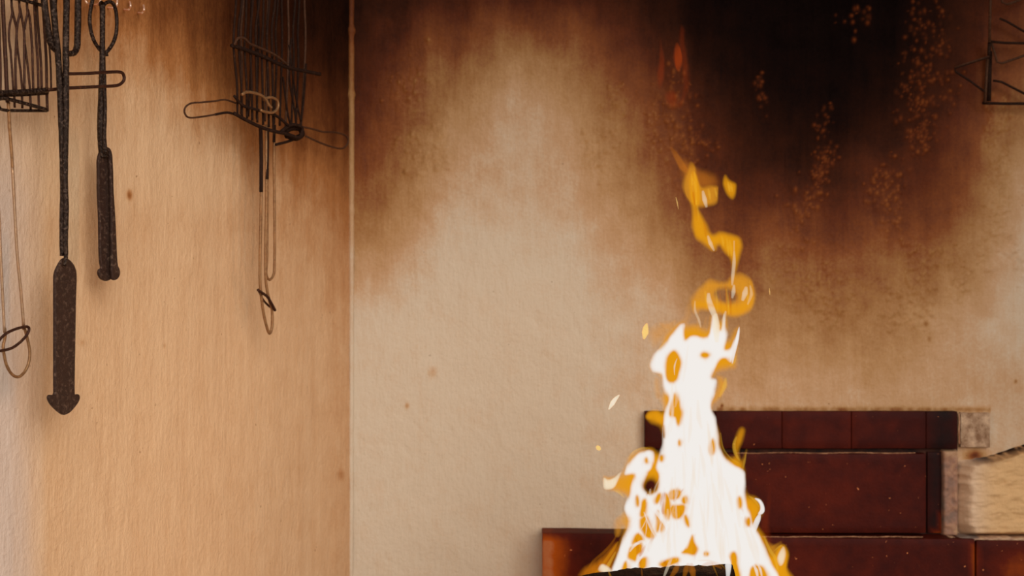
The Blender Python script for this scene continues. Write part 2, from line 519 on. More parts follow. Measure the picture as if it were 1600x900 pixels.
def left_fn(S, Z):
    X = CX + LU.x * S; Y = CY + LU.y * S
    px = 800 + X / np.maximum(Y, 0.05) * F; py = 450 - (Z - CZ) / np.maximum(Y, 0.05) * F
    h = 0.0040 * (fbm(S / 0.11, Z / 0.30, 3, 61) - 0.5) + 0.0016 * (fbm(S / 0.022, Z / 0.07, 3, 63) - 0.5)
    h += 0.0006 * (fbm(S / 0.006, Z / 0.016, 3, 65) - 0.5)
    px2 = px + 26 * (fbm(S / 0.03, Z / 0.15, 3, 71) - 0.5); py2 = py + 70 * (fbm(S / 0.02, Z / 0.2, 3, 73) - 0.5)
    g = interp_grid(LX, LY, LG, px2, py2)
    clean = linv(g) / linv(207)
    # runs of paint, slightly lighter or darker, straight down the wall
    run = fbm(S / 0.012, Z / 0.6, 3, 75) - 0.5
    clean = np.clip(clean * (1 + 0.09 * run), 0, 1)
    for (sx, sy, sr, sa) in ((202, 305, 4, 0.6), (532, 742, 5, 0.3), (257, 540, 2, 0.3), (129, 536, 3, 0.2)):
        clean *= 1 - sa * np.exp(-(((px - sx) / sr) ** 2 + ((py - sy) / (sr * 1.8)) ** 2))
    # greyer towards the left edge, broken up by upright noise
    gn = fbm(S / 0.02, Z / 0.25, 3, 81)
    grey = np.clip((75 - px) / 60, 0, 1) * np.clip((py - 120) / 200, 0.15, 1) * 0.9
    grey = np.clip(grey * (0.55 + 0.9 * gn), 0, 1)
    xyz = np.stack([X + LN.x * h, Y + LN.y * h, Z], -1)
    return xyz, {'clean': clean, 'blister': np.zeros_like(h), 'grey': grey}
S = axis(0.0, 0.0001, 0.86, 1.9, 0.0023)
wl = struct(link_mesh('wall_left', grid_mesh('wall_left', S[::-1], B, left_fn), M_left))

# plaster bead in the corner between the walls
def bead():
    n = 520
    V = []; Fc = []; seg = 10
    clean = []
    for i in range(n + 1):
        z = 2.3 * i / n
        py = 450 - (z - CZ) / DW * F
        r = 0.0046 + 0.0014 * (float(fbm(z * 60, 3.3, 3, 9)) - 0.5) - 0.0008 * min(max((py - 300) / 300, 0), 1)
        for (ly, la) in ((48, 0.003), (148, 0.0022), (330, 0.0012)):
            r += la * math.exp(-((py - ly) / 5.0) ** 2)
        cx = CX + 0.0010 + 0.0012 * (float(fbm(z * 14, 8.3, 2, 19)) - 0.5)
        for k in range(seg):
            a = math.pi * (0.95 + 1.1 * k / (seg - 1))
            V.append((cx + r * math.cos(a), CY - 0.001 + r * math.sin(a), z))
            g = float(np.interp(py, [-100, 0, 60, 150, 250, 400, 600, 900], [70, 112, 126, 158, 176, 200, 206, 206]))
            clean.append(float(linv(g) / linv(207)))
    for i in range(n):
        for k in range(seg - 1):
            a = i * seg + k
            Fc.append((a, a + 1, a + seg + 1, a + seg))
    me = pymesh('trim_1', V, Fc)
    set_attr(me, 'clean', clean)
    return struct(link_mesh('trim_1', me, M_back))
bead()

def box_mesh(name, lo, hi):
    x0, y0, z0 = lo; x1, y1, z1 = hi
    V = [(x0, y0, z0), (x1, y0, z0), (x1, y1, z0), (x0, y1, z0), (x0, y0, z1), (x1, y0, z1), (x1, y1, z1), (x0, y1, z1)]
    Fc = [(0, 3, 2, 1), (4, 5, 6, 7), (0, 1, 5, 4), (1, 2, 6, 5), (2, 3, 7, 6), (3, 0, 4, 7)]
    return pymesh(name, V, Fc, False)
struct(link_mesh('wall_right_added', box_mesh('wall_right_added', (1.6, 1.0, 0.0), (1.7, 2.3, 2.3)), M_floor))  # unseen, added to block skylight from the right
struct(link_mesh('ceiling_added', box_mesh('ceiling_added', (-1.1, 1.0, 2.3), (1.7, 2.3, 2.4)), M_hearth))  # unseen, added to keep skylight off the upper walls
struct(link_mesh('floor', box_mesh('floor', (-1.6, -1.0, -0.05), (1.6, 2.3, 0.0)), M_floor))
HZ = CZ - 0.552       # top of the raised hearth
struct(link_mesh('hearth', box_mesh('hearth', (-0.20, 1.45, 0.0), (1.6, 2.20, HZ)), M_hearth))

# ------------------------------------------------------------------ stepped brickwork
def soft_brick(name, x0, y0, x1, y1, front, parent, cleanfn, back=2.2, tilt=0.0, mat=None, rough=0.0006, rnd=0.0009):
    """one brick: its front face spans the given px on the plane at distance front"""
    a = P(x0, y1, front); b = P(x1, y0, front)
    W = b.x - a.x; H = b.z - a.z; D = back - front
    bm = bmesh.new()
    nx = max(2, int(W / 0.012)); nz = max(2, int(H / 0.012)); ny = max(1, int(D / 0.012))
    bmesh.ops.create_cube(bm, size=1.0)
    for v in bm.verts:
        v.co = Vector(((v.co.x + 0.5) * W, (v.co.y + 0.5) * D, (v.co.z + 0.5) * H))
    def cut(n, axis_, L):
        for k in range(1, n):
            co = Vector((0, 0, 0)); co[axis_] = L * k / n
            no = Vector((0, 0, 0)); no[axis_] = 1
            bmesh.ops.bisect_plane(bm, geom=bm.verts[:] + bm.edges[:] + bm.faces[:], plane_co=co, plane_no=no)
    cut(nx, 0, W); cut(nz, 2, H); cut(ny, 1, D)
    edges = [e for e in bm.edges if len(e.link_faces) == 2 and e.link_faces[0].normal.dot(e.link_faces[1].normal) < 0.5]
    bmesh.ops.bevel(bm, geom=edges, offset=rnd, segments=2, profile=0.5, affect='EDGES')
    cl = []
    for v in bm.verts:
        w = a + v.co
        v.co.z += tilt * v.co.x
        q = (w.x * 40, w.z * 40)
        v.co.y += rough * 2 * (float(fbm(q[0], q[1], 2, 13)) - 0.5)
        v.co.z += rough * 1.6 * (float(fbm(w.x * 60, w.y * 60, 2, 23)) - 0.5)
        v.co += a
    me = bpy.data.meshes.new(name)
    bm.to_mesh(me); bm.free()
    me.polygons.foreach_set('use_smooth', [True] * len(me.polygons))
    for v in me.vertices:
        px = 800 + v.co.x / v.co.y * F; py = 450 - (v.co.z - CZ) / v.co.y * F
        cl.append(cleanfn(px, py))
    set_attr(me, 'clean', cl)
    return link_mesh(name, me, mat or M_brick, parent)

def cf_top(px, py):
    c = 0.25 - 0.20 * math.exp(-((px - 1472) / 22) ** 2)
    c += 0.06 * math.exp(-((px - 1280) / 90) ** 2)
    return c
def cf_mid(px, py):
    c = 0.27 + 0.09 * math.exp(-(((px - 1270) / 110) ** 2 + ((py - 770) / 50) ** 2))
    c -= 0.20 * min(max((px - 1446) / 10, 0), 1) * (1 if px < 1500 - (py - 700) * 0.30 else -1.2)  # shadow on the recessed brick painted in, with a slanted edge
    return c
def cf_low(px, py):
    c = 0.28 + 0.48 * min(max((905 - px) / 45, 0), 1) * min(max((py - 834) / 12, 0.4), 1)  # left end: less sooty brick, with firelight painted in
    c += 0.26 * math.exp(-(((px - 1600) / 42) ** 2 + ((py - 890) / 30) ** 2))  # orange reflection of the fire painted onto the right end
    c += 0.10 * math.exp(-(((px - 1260) / 50) ** 2 + ((py - 880) / 30) ** 2))
    c += 0.25 * math.exp(-((px - 1523) / 5) ** 2) * (py > 846)
    return c

base = P(1240, 845, 2.16)
steps = thing('stepped_brickwork', 'dark smoke-stained brick step built against the back wall behind the fire', 'brickwork', (base.x, 2.17, HZ))
for (x0, x1, f) in ((1008, 1117.6, 2.184), (1118.2, 1221.7, 2.185), (1222.3, 1330.0, 2.184), (1330.8, 1446.8, 2.1835), (1447.3, 1496, 2.1845)):
    soft_brick('brick', x0, 643, x1, 701, f, steps, cf_top)
b = soft_brick('brick', 1501, 645, 1547, 699, 2.190, steps, lambda px, py: 0.80 + 0.1 * math.sin(px * 0.4), rough=0.0014, mat=simple_noise_mat('half brick', L3(128, 92, 64), L3(200, 165, 132), 70))
b['label'] = 'pale half brick free of soot at the right end of the top row'
for (x0, x1, f) in ((1008, 1128, 2.178), (1131, 1447, 2.176)):
    soft_brick('brick', x0, 709, x1, 833, f, steps, cf_mid)
soft_brick('brick', 1449, 706, 1472, 833, 2.192, steps, cf_mid)
for (x0, x1, y0) in ((848, 1189, 833), (1191, 1523, 840), (1526, 1760, 845)):
    soft_brick('brick', x0, y0, x1, 1000, 2.150, steps, cf_low, tilt=(-0.008 if x0 > 1000 else -0.012))
# mortar body showing only in the joints
link_mesh('mortar', box_mesh('mortar', tuple(P(1011, 0, 2.2)[i] if i == 0 else (2.1965, P(0, 1000, 2.19).z)[i - 1] for i in range(3)),
          (P(1495, 0, 2.2).x, 2.2, P(0, 646, 2.19).z)), M_mortar_dark, steps)

def strip(name, pts, rads, mat, parent, jitter=0.5, seg=8, sm=10):
    return tube(name, pts, rads, mat, parent, seg=seg, smooth=sm, jitter=jitter)
strip('mortar_joint', [P(x, 707.8 + 0.5 * math.sin(x), 2.1765) for x in range(1150, 1450, 20)], 0.0009, M_mortar, steps, 1.0)
strip('mortar_joint', [P(x, 839.0 + 0.4 * math.sin(x * 2), 2.153) for x in range(1190, 1460, 18)], 0.0010, M_mortar, steps, 1.0)
strip('mortar_joint', [P(1498.5 + 0.4 * math.sin(y), y, 2.188) for y in range(646, 702, 8)], 0.0016, simple_noise_mat('pale mortar', L3(150, 100, 68), L3(185, 140, 105), 80), steps, 0.7)

# rough plastered block on the right, with its jamb
def heightfield(name, x0, x1, y0, y1, step, hf, mat, parent, cleanfn, back=2.2, greyfn=None):
    """a lump modelled on the wall: hf(px,py) is how far it stands out of the wall"""
    xs = np.arange(x0, x1 + step / 2, step); ys = np.arange(y1, y0 - step / 2, -step)
    def fn(PX, PY):
        h = hf(PX, PY)
        dep = back - h
        X = (PX - 800) / F * back; Z = CZ + (450 - PY) / F * back
        k = 1 - 0.6 * h / back      # the front is a little smaller than the footprint, as a cast lump is
        return np.stack([X * 1.0, dep, CZ + (Z - CZ) * k], -1), {'clean': cleanfn(PX, PY), 'blister': 0 * PX, 'grey': (greyfn(PX, PY) if greyfn else 0 * PX)}
    return link_mesh(name, grid_mesh(name, xs, ys, fn), mat, parent)

def sstep(x, a, b):
    t = np.clip((x - a) / (b - a), 0, 1); return t * t * (3 - 2 * t)

def hf_block(px, py):
    top = np.interp(px, [1480, 1500, 1540, 1570, 1600, 1760], [722, 716, 712, 702, 693, 680]) + 4 * (fbm(px / 14, py / 60, 3, 91) - 0.5)
    left = 1488 + 12 * (fbm(py / 14, px / 90, 3, 92) - 0.5) + 12 * sstep(np.abs(py - 775), 36, 66) ** 2
    e = sstep(px, left - 2, left + 22) ** 0.7 * sstep(py, top, top + 12) * (1 - sstep(py, 829, 839))
    h = e * 0.036
    h += e * (0.0040 * (fbm(px / 45, py / 30, 3, 93) - 0.5) + 0.0050 * (fbm(px / 16 + py / 50, py / 5.5, 3, 94) - 0.5))
    return h - 0.002
def cl_block(px, py):
    top = np.interp(px, [1480, 1500, 1540, 1570, 1600, 1760], [722, 716, 712, 702, 693, 680])
    c = np.full_like(px, 0.93)
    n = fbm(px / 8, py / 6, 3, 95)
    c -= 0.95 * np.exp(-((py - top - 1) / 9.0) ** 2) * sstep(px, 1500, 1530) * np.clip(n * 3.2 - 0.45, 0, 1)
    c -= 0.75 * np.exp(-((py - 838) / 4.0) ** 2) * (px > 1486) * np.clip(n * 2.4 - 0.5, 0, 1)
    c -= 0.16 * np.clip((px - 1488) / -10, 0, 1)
    return np.clip(c, 0.02, 1)
M_block = plaster('rough plaster', [(0, 0, 0), (28, 20, 16), (70, 48, 34), (120, 90, 62), (172, 130, 86), (218, 172, 117)], 0.2, 0.7)
bp0 = P(1560, 845, 2.16)
blk = heightfield('plaster_block', 1484, 1760, 672, 846, 1.6, hf_block, M_block, steps, cl_block,
                  greyfn=lambda px, py: 0.55 * np.exp(-((px - 1500) / 28) ** 2))
blk['label'] = 'rough cream plaster block with rounded end at right of the dark bricks'

def hf_jamb(px, py):
    e = sstep(px, 1466, 1471) * (1 - sstep(px, 1490, 1497)) * sstep(py, 700, 706) * (1 - sstep(py, 834, 840))
    return e * (0.018 + 0.007 * (fbm(px / 8, py / 10, 3, 96) - 0.5)) - 0.001
def cl_jamb(px, py):
    return np.clip(0.30 + 0.55 * (fbm(px / 7, py / 9, 4, 97) - 0.5) + 0.25 * np.exp(-((py - 705) / 10) ** 2) - 0.15 * np.exp(-((px - 1468) / 3) ** 2) + 0.15 * np.exp(-((py - 830) / 10) ** 2), 0, 1)
jm = heightfield('plaster_jamb', 1463, 1500, 697, 842, 1.5, hf_jamb, M_back, steps, cl_jamb, greyfn=lambda px, py: 0.25 + 0 * px)
jm['label'] = 'narrow grey-brown plaster jamb between dark bricks and cream plaster block'

def hf_ledge(px, py):
    t = 833 + 5 * (fbm(px / 12, 3.3 + 0 * py, 3, 98) - 0.5) + 8 * np.clip((1475 - px) / 40, 0, 1)
    e = sstep(py, t, t + 5) * (1 - sstep(py, 843, 848)) * sstep(px, 1444, 1462)
    return e * (0.044 + 0.005 * (fbm(px / 7, py / 4, 3, 99) - 0.5)) - 0.002
def cl_ledge(px, py):
    n = fbm(px / 9, py / 4, 3, 100)
    c = 0.72 - 0.9 * np.exp(-((px - 1510) / 34) ** 2) * np.clip(n * 3 - 1.1, 0, 1) - 0.35 * np.clip(n * 2 - 0.9, 0, 1)
    return np.clip(c - 0.25 * np.clip((py - 842) / 3, 0, 1), 0.03, 1)
lg = heightfield('mortar_ledge', 1442, 1760, 824, 851, 1.4, hf_ledge, M_back, steps, cl_ledge, greyfn=lambda px, py: 0.3 + 0 * px)
lg['label'] = 'crumbly pale mortar ledge with black gaps under the cream plaster block'

# ------------------------------------------------------------------ tools hanging on the left wall
def wires(spec, mat, parent, off=0.02, name='wire'):
    for s in spec:
        pts, r = s[0], s[1]
        o = s[2] if len(s) > 2 else off
        m = s[3] if len(s) > 3 else mat
        nm = s[4] if len(s) > 4 else name
        sm = s[5] if len(s) > 5 else 5
        P3 = [WL(p[0], p[1], (p[2] if len(p) > 2 else o)) for p in pts]
        dep = sum(p.y for p in P3) / len(P3)
        rr = [x * dep / F for x in r] if hasattr(r, '__len__') else r * dep / F
        tube(nm, P3, rr, m, parent, seg=9, smooth=sm, jitter=0.10)

# A: wire grill basket at the left edge
g1 = thing('grill_basket', 'rusty wire grill basket cut by the left edge of the picture, beside the long scraper', 'grill basket', WL(30, 100, 0.0))
bars = [
 ([(-2, -40), (-1, 40), (1, 100), (1, 150)], 1.7),
 ([(3, -40), (5, 20), (8, 80), (11, 148), (12, 160)], 3.2),
 ([(16, -40), (18, 5), (19, 20), (15, 40), (14, 60), (17, 85), (21, 142)], 1.8),
 ([(18, 8), (20, 20), (24, 36), (26, 48), (25, 75), (24, 100), (25, 143)], 2.0),
 ([(26, 60), (28, 80), (32, 110), (35, 143)], 1.8),
 ([(29, -40), (30, 2), (31, 20), (28, 34), (26, 48)], 2.0),
 ([(31, 12), (34, 28), (37, 44), (38, 60), (38, 85), (38, 142)], 2.0),
 ([(38, 65), (41, 85), (44, 110), (47, 141)], 1.8),
 ([(40, -40), (42, 8), (43, 20), (40, 34), (38, 46)], 2.0),
 ([(43, 14), (46, 26), (48, 45), (50, 75), (51, 100), (52, 141)], 1.9),
 ([(52, -40), (54, 20), (57, 70), (59, 100), (60, 140)], 1.9),
 ([(55, -40), (58, 20), (61, 60), (64, 100), (65, 139)], 2.0),
 ([(66, -20), (69, 40), (72, 90), (73, 138), (74, 174)], 2.2),
 ([(75, 30), (77, 70), (79, 100), (80, 140)], 1.5)]
wires(bars, M_rust, g1, 0.030, 'bar')
for x in (22, 34, 47, 60): wires([([(x, 141), (x + 1, 172 - (60 - x) * 0.10)], 1.9)], M_rust, g1, 0.03, 'bar')
wires([([(12, -4), (30, -1), (50, 4), (64, 8)], 2.8, 0.034)], M_iron, g1, name='crossbar')
wires([([(-12, 147), (0, 145.5), (38, 143.5), (75, 140.5)], 4.3, 0.034), ([(-12, 152), (0, 149), (38, 147.5), (74, 145)], 3.2, 0.03)], M_iron, g1, name='crossbar', )
wires([([(-15, 165), (-4, 156), (8, 154), (40, 162), (72, 171)], 3.0, 0.036), ([(-4, 160), (-1, 168), (6, 172), (30, 173), (73, 173)], 2.6, 0.030)], M_iron, g1, name='frame_loop')
wires([([(75, 140.5), (92, 139, 0.043), (110, 137.5, 0.046), (150, 135.5, 0.050), (180, 134, 0.050), (190, 130, 0.050), (194, 123, 0.050), (192, 115, 0.050), (186, 112.5, 0.050), (175, 112.5, 0.050), (140, 114.5, 0.050), (104, 115.5, 0.047), (92, 116, 0.044)], 2.6, 0.040)], M_rust, g1, name='locking_loop')
wires([([(13, 160), (15, 200), (19, 252), (23, 330), (27, 400), (33, 460), (37, 515)], [2.6, 2.5, 2.4, 2.3, 2.2, 2.2, 2.2], 0.030, M_brown),
       ([(-14, 180), (-8, 260), (-2, 330), (1, 400), (3, 440), (7, 520)], 2.2, 0.03, M_steel)], M_steel, g1, name='handle_wire')
wires([([(37, 510), (41, 522), (46, 545), (46, 560), (42, 575), (35, 585), (27, 589), (18, 584), (10, 570), (6, 552), (5, 540), (8, 525), (7, 512)], 2.4, 0.030, M_brown)], M_brown, g1, name='handle_loop')
wires([([(-8, 542), (0, 530), (10, 521), (22, 515), (36, 511), (44, 511), (45, 517), (40, 526), (30, 536), (18, 544), (2, 548), (-10, 549)], 2.3, 0.036)], M_rust, g1, name='sliding_ring')
# pale worn stretch of the handle wire
wires([([(19.5, 262), (23, 330), (27, 400), (33, 458), (37, 508)], 2.2, 0.0312, M_steel)], M_steel, g1, name='worn_wire')

# B: long scraper made of two bent rods and a flat blade
g2 = thing('fire_scraper', 'long black iron scraper with twin rods and arrow-ended blade', 'fire tool', WL(97, 300, 0.0))
wires([([(90, -60), (84, 0), (86, 40), (90, 80), (92, 110), (95, 180), (97, 240), (98, 300), (97, 350), (97, 400)], [5, 5, 5, 5, 4.8, 4.6, 4.4, 4.2, 4.4, 3.6], 0.056),
       ([(104, -60), (104, 0), (103, 60), (103, 110), (103, 180), (102, 240), (102, 290), (103, 330), (102, 370), (103, 400), (101, 415)], [5.2, 5.2, 5.2, 5.2, 4.8, 4.6, 4.4, 4.6, 4.4, 3.4, 2.6], 0.060)], M_iron, g2, name='rod')
wires([([(68, -60), (69, 0), (74, 40), (78, 62), (82, 72), (88, 79)], [5.2, 5.2, 5.4, 5.6, 5.6, 4.5], 0.052),
       ([(122, -60), (122, 0), (121, 60), (120, 74), (116, 82), (108, 84), (102, 82)], [5.2, 5.2, 5.2, 5.2, 5.0, 4.6, 4.2], 0.052),
       ([(79, -60), (80, 0), (84, 44), (88, 70)], 2.6, 0.052)], M_iron, g2, name='loop_handle')

def plate(name, outline, off, thick, mat, parent, rnd=0.5, bend=None):
    """flat forged plate parallel to the left wall"""
    pts = [(p.x, p.y) for p in catmull([Vector((a, b_, 0)) for a, b_ in outline], 4, True)]
    bm = bmesh.new()
    lo = [bm.verts.new(WL(a, b_, off)) for a, b_ in pts]
    f0 = bm.faces.new(lo)
    r = bmesh.ops.extrude_face_region(bm, geom=[f0])
    vs = [v for v in r['geom'] if isinstance(v, bmesh.types.BMVert)]
    n3 = Vector((LN.x, LN.y, 0))
    for v in vs: v.co += n3 * thick
    bm.normal_update()
    bmesh.ops.recalc_face_normals(bm, faces=bm.faces[:])
    edges = [e for e in bm.edges if len(e.link_faces) == 2 and e.link_faces[0].normal.dot(e.link_faces[1].normal) < 0.5]
    bmesh.ops.bevel(bm, geom=edges, offset=thick * rnd * 0.6, segments=2, profile=0.5, affect='EDGES')
    bmesh.ops.triangulate(bm, faces=[f for f in bm.faces if len(f.verts) > 4])
    me = bpy.data.meshes.new(name); bm.to_mesh(me); bm.free()
    return link_mesh(name, me, mat, parent)
plate('blade', [(97, 403), (102, 404), (109, 410), (114, 419), (116, 432), (115, 470), (114, 530), (113, 590), (113, 612), (114, 616), (119, 616), (121, 620), (119, 628),
                (110, 640), (103, 646), (96, 648), (90, 645), (80, 636), (74, 628), (72, 621), (74, 617), (79, 617), (82, 614), (82, 600), (82, 540), (82, 480), (82, 440), (83, 426), (88, 414), (93, 406)],
      0.052, 0.004, M_blade, g2)

# C: shorter tongs with an oval ring
g3 = thing('fire_tongs', 'shorter black iron tongs with oval ring handle hung under the bare hooks', 'fire tongs', WL(162, 200, 0.0))
wires([([(158, 6), (160, 12), (160, 60), (160, 110), (159, 160), (158, 200), (160, 232), (162, 245)], [5.0, 4.6, 4.2, 5.2, 6.0, 6.4, 6.8, 7.5], 0.034),
       ([(163, 110), (164, 170), (163, 215), (165, 240)], [2.5, 3.0, 3.2, 4.0], 0.040)], M_iron, g3, name='shaft')
wires([([(146, -6), (142, 12), (140, 30), (142, 48), (147, 64), (154, 75), (161, 82)], 3.0, 0.030),
       ([(158, 14), (165, 5), (173, 3), (179, 10), (182, 26), (182, 48), (178, 64), (172, 75), (166, 82)], 3.0, 0.030),
       ([(166, 80), (167, 88)], 2.6, 0.030)], M_iron, g3, name='ring_handle')
plate('jaw', [(154, 236), (160, 230), (168, 232), (172, 244), (172, 262), (172, 320), (172, 380), (172, 420), (171, 434), (164, 439), (155, 436), (151, 428), (152, 421), (155, 418), (153, 400), (152, 340), (150, 300), (150, 270), (150, 250)],
      0.030, 0.004, M_blade, g3)
plate('jaw', [(168, 236), (171, 243), (173, 262), (174, 300), (176, 330), (178, 370), (180, 410), (183, 420), (184, 428), (180, 436), (173, 437), (171, 424), (171, 380), (170, 320), (169, 270)],
      0.036, 0.004, M_blade, g3)

# D: smoked grill basket further along the wall
g4 = thing('grill_basket', 'smoke-blackened double wire grill basket hanging near the corner', 'grill basket', WL(420, 120, 0.0))
xs_b = [(364, 371), (372, 378), (381, 386), (390, 394), (399, 402), (408, 411), (416, 420), (424, 427)]
for i, (xa, xb) in enumerate(xs_b):
    yb = 178 + (xb - 368) * 0.40
    sm_ = M_smoke if i in (1, 4) else M_char
    w = 3 * math.sin(i * 2.1)
    wires([([(xa + 6, -60), (xa + 5 + w * .4, 0), (xa + 2 - w * .4, 40), (xa + 1, 75), (xb - 1, 130), (xb, yb)], 1.9, 0.055, M_char)], M_char, g4, name='bar')
for i, (xa, xb) in enumerate([(378, 376), (392, 388), (403, 401), (417, 414), (432, 428), (440, 437), (450, 446), (459, 455), (466, 462), (476, 470)]):
    yb = 176 + (xb - 368) * 0.30
    w = 3 * math.cos(i * 1.7)
    wires([([(xa + 2, -60), (xa + 1 + w * .5, 0), (xa - w * .5, 50), (xa, 100), (xb, yb)], 1.8, 0.028, M_smoke if i % 3 == 0 else M_char)], M_char, g4, name='bar')
wires([([(455, 60), (452, 120), (460, 170), (463, 200)], 1.6, 0.03), ([(452, 70), (462, 150), (470, 190)], 1.6, 0.03), ([(478, 100), (474, 160), (468, 205)], 1.8, 0.03),
       ([(442, 120), (450, 180), (458, 204)], 1.6, 0.03)], M_char, g4, name='bar')
wires([([(362, 71), (384, 78), (410, 88), (436, 100), (452, 106), (480, 112), (500, 116)], 3.0, 0.058)], M_char, g4, name='crossbar')
wires([([(366, 70), (372, 60), (382, 60), (390, 68), (404, 74), (430, 86), (448, 100)], 2.0, 0.062)], M_smoke, g4, name='crossbar')
wires([([(366, 150), (380, 165), (400, 171), (430, 180), (450, 196)], 2.3, 0.060), ([(366, 177), (385, 188), (404, 197), (420, 203), (450, 210), (466, 215), (472, 206), (470, 198), (455, 195), (440, 205)], 2.8, 0.058)], M_char, g4, name='frame_loop')
wires([([(445, 205), (456, 200), (468, 201), (472, 210), (462, 216), (448, 212)], 4.5, 0.05), ([(431, 226), (450, 221), (466, 215)], 2.2, 0.05)], M_char, g4, name='frame_loop')
wires([([(368, 161), (352, 156), (335, 158), (315, 160), (300, 161), (291, 166), (288, 174), (292, 182), (300, 184), (318, 182), (336, 179), (355, 176), (368, 179)], 1.5, 0.045, M_smoke)], M_smoke, g4, name='locking_loop')
wires([([(336, 179), (355, 176), (370, 180), (385, 188)], 2.0, 0.0455, M_char)], M_char, g4, name='locking_loop')
wires([([(472, 198), (490, 202), (505, 206), (525, 207), (540, 212), (544, 220), (540, 229), (530, 232), (505, 225), (478, 213)], 1.5, 0.022, M_smoke)], M_smoke, g4, name='locking_loop')
wires([([(378, 148), (385, 144), (396, 145), (408, 149), (416, 156), (420, 164), (424, 168)], 2.4, 0.068, M_brown),
       ([(412, 156), (422, 152), (432, 156), (435, 164), (432, 172), (425, 176), (415, 175), (407, 172)], 2.2, 0.066, M_brown)], M_brown, g4, name='sliding_ring')
wires([([(408, 195), (409, 240), (408, 300), (407, 360), (406, 420), (407, 452), (411, 485), (416, 508), (421, 521), (425, 510), (425, 485), (421, 470), (417, 452), (415, 430), (415, 380), (416, 320), (416, 240), (416, 195)], 2.3, 0.040, M_brown)], M_brown, g4, name='handle_wire')
wires([([(418, 195), (418, 300), (417, 400), (416, 428), (421, 437), (427, 430), (429, 412), (429, 330), (428, 250), (429, 195)], 2.1, 0.034, M_brown)], M_brown, g4, name='handle_wire')
wires([([(407, 200), (408, 240), (408, 300)], 3.0, 0.041, M_char), ([(418, 200), (418, 240), (417, 280)], 2.6, 0.041, M_char), ([(429, 195), (428, 222)], 2.4, 0.036, M_char)], M_char, g4, name='handle_wire')
wires([([(403, 453), (410, 458), (418, 464), (424, 474), (430, 485)], 2.3, 0.045, M_rust), ([(404, 454), (411, 468), (420, 478), (430, 485)], 1.7, 0.037, M_rust)], M_rust, g4, name='sliding_ring')

# E: hooks
hooks = [('bent pale wire hook at the far left of the hook row, behind the tongs ring', [(133, -6), (134, 2), (138, 6), (142, 6.5)]),
         ('pale wire hook holding the left side of the tongs ring', [(157, -14), (157, 0), (154, 6), (148, 8)]),
         ('pale wire hook holding the right side of the tongs ring', [(184, -14), (183, 4), (181, 11), (176, 12.5), (169, 12)]),
         ('empty pale wire hook just right of the tongs', [(203, 3), (204, 8), (203, 13), (200, 15.5), (194, 15)]),
         ('rightmost empty pale wire hook of the row', [(224, 8), (225, 14), (224, 18), (221, 20.5), (216, 20)])]
for lb, pts in hooks:
    P3 = [WL(pts[0][0], pts[0][1], 0.004)] + [WL(a, b_, 0.026 - 0.004 * i) for i, (a, b_) in enumerate(pts[1:])]
    P3[-1] = WL(pts[-1][0], pts[-1][1], 0.002)
    h = tube('wall_hook', P3, 1.5 * 1.7 / F, M_hook, None, seg=8, smooth=6)
    tag(h, lb, 'hook', 'hooks in a row on the left wall')

# F: wire rack hanging at the right edge of the back wall
def BWp(px, py, off): return P(px, py, DW - off)
g5 = thing('wire_rack', 'smoked wire rack with zigzag wires at the top right corner', 'wire rack', BWp(1590, 80, 0.0))
def rw(pts, r, off, mat=M_smoke, name='wire'):
    tube(name, [BWp(a, b_, off) for a, b_ in pts], r * DW / F, mat, g5, seg=8, jitter=0.1)
rw([(1548, -60), (1547.5, 0), (1546, 66)], 2.2, 0.030, M_smoke, 'frame_wire')
rw([(1546, 66), (1545, 92)], 2.6, 0.026, M_char, 'frame_wire')
rw([(1543, 90), (1541, 125), (1539, 160)], 2.4, 0.026, M_smoke, 'frame_wire')
rw([(1547, 80), (1546, 120), (1545, 158)], 3.4, 0.012, M_char, 'frame_wire')
rw([(1535, 161), (1570, 162), (1620, 162), (1760, 164)], 2.3, 0.022, M_char, 'frame_wire')
rw([(1546, 65), (1570, 67), (1620, 68), (1760, 70)], 2.0, 0.026, M_char, 'frame_wire')
rw([(1545, 89), (1520, 97), (1492, 106), (1493, 112), (1515, 126), (1538, 143)], 1.8, 0.034, M_char)
rw([(1545, 88), (1520, 96), (1492, 105)], 1.3, 0.036, M_smoke)
rw([(1560, -30), (1566, 4), (1575, 7), (1600, -3), (1640, -20)], 1.8, 0.024)
rw([(1548, 62), (1558, 97), (1566, 99), (1600, 87), (1640, 72)], 1.9, 0.024)
rw([(1562, 29), (1572, 33), (1600, 49), (1640, 66)], 1.8, 0.02, M_char)
rw([(1552, 126), (1565, 128), (1600, 146), (1640, 166)], 1.9, 0.02, M_char)

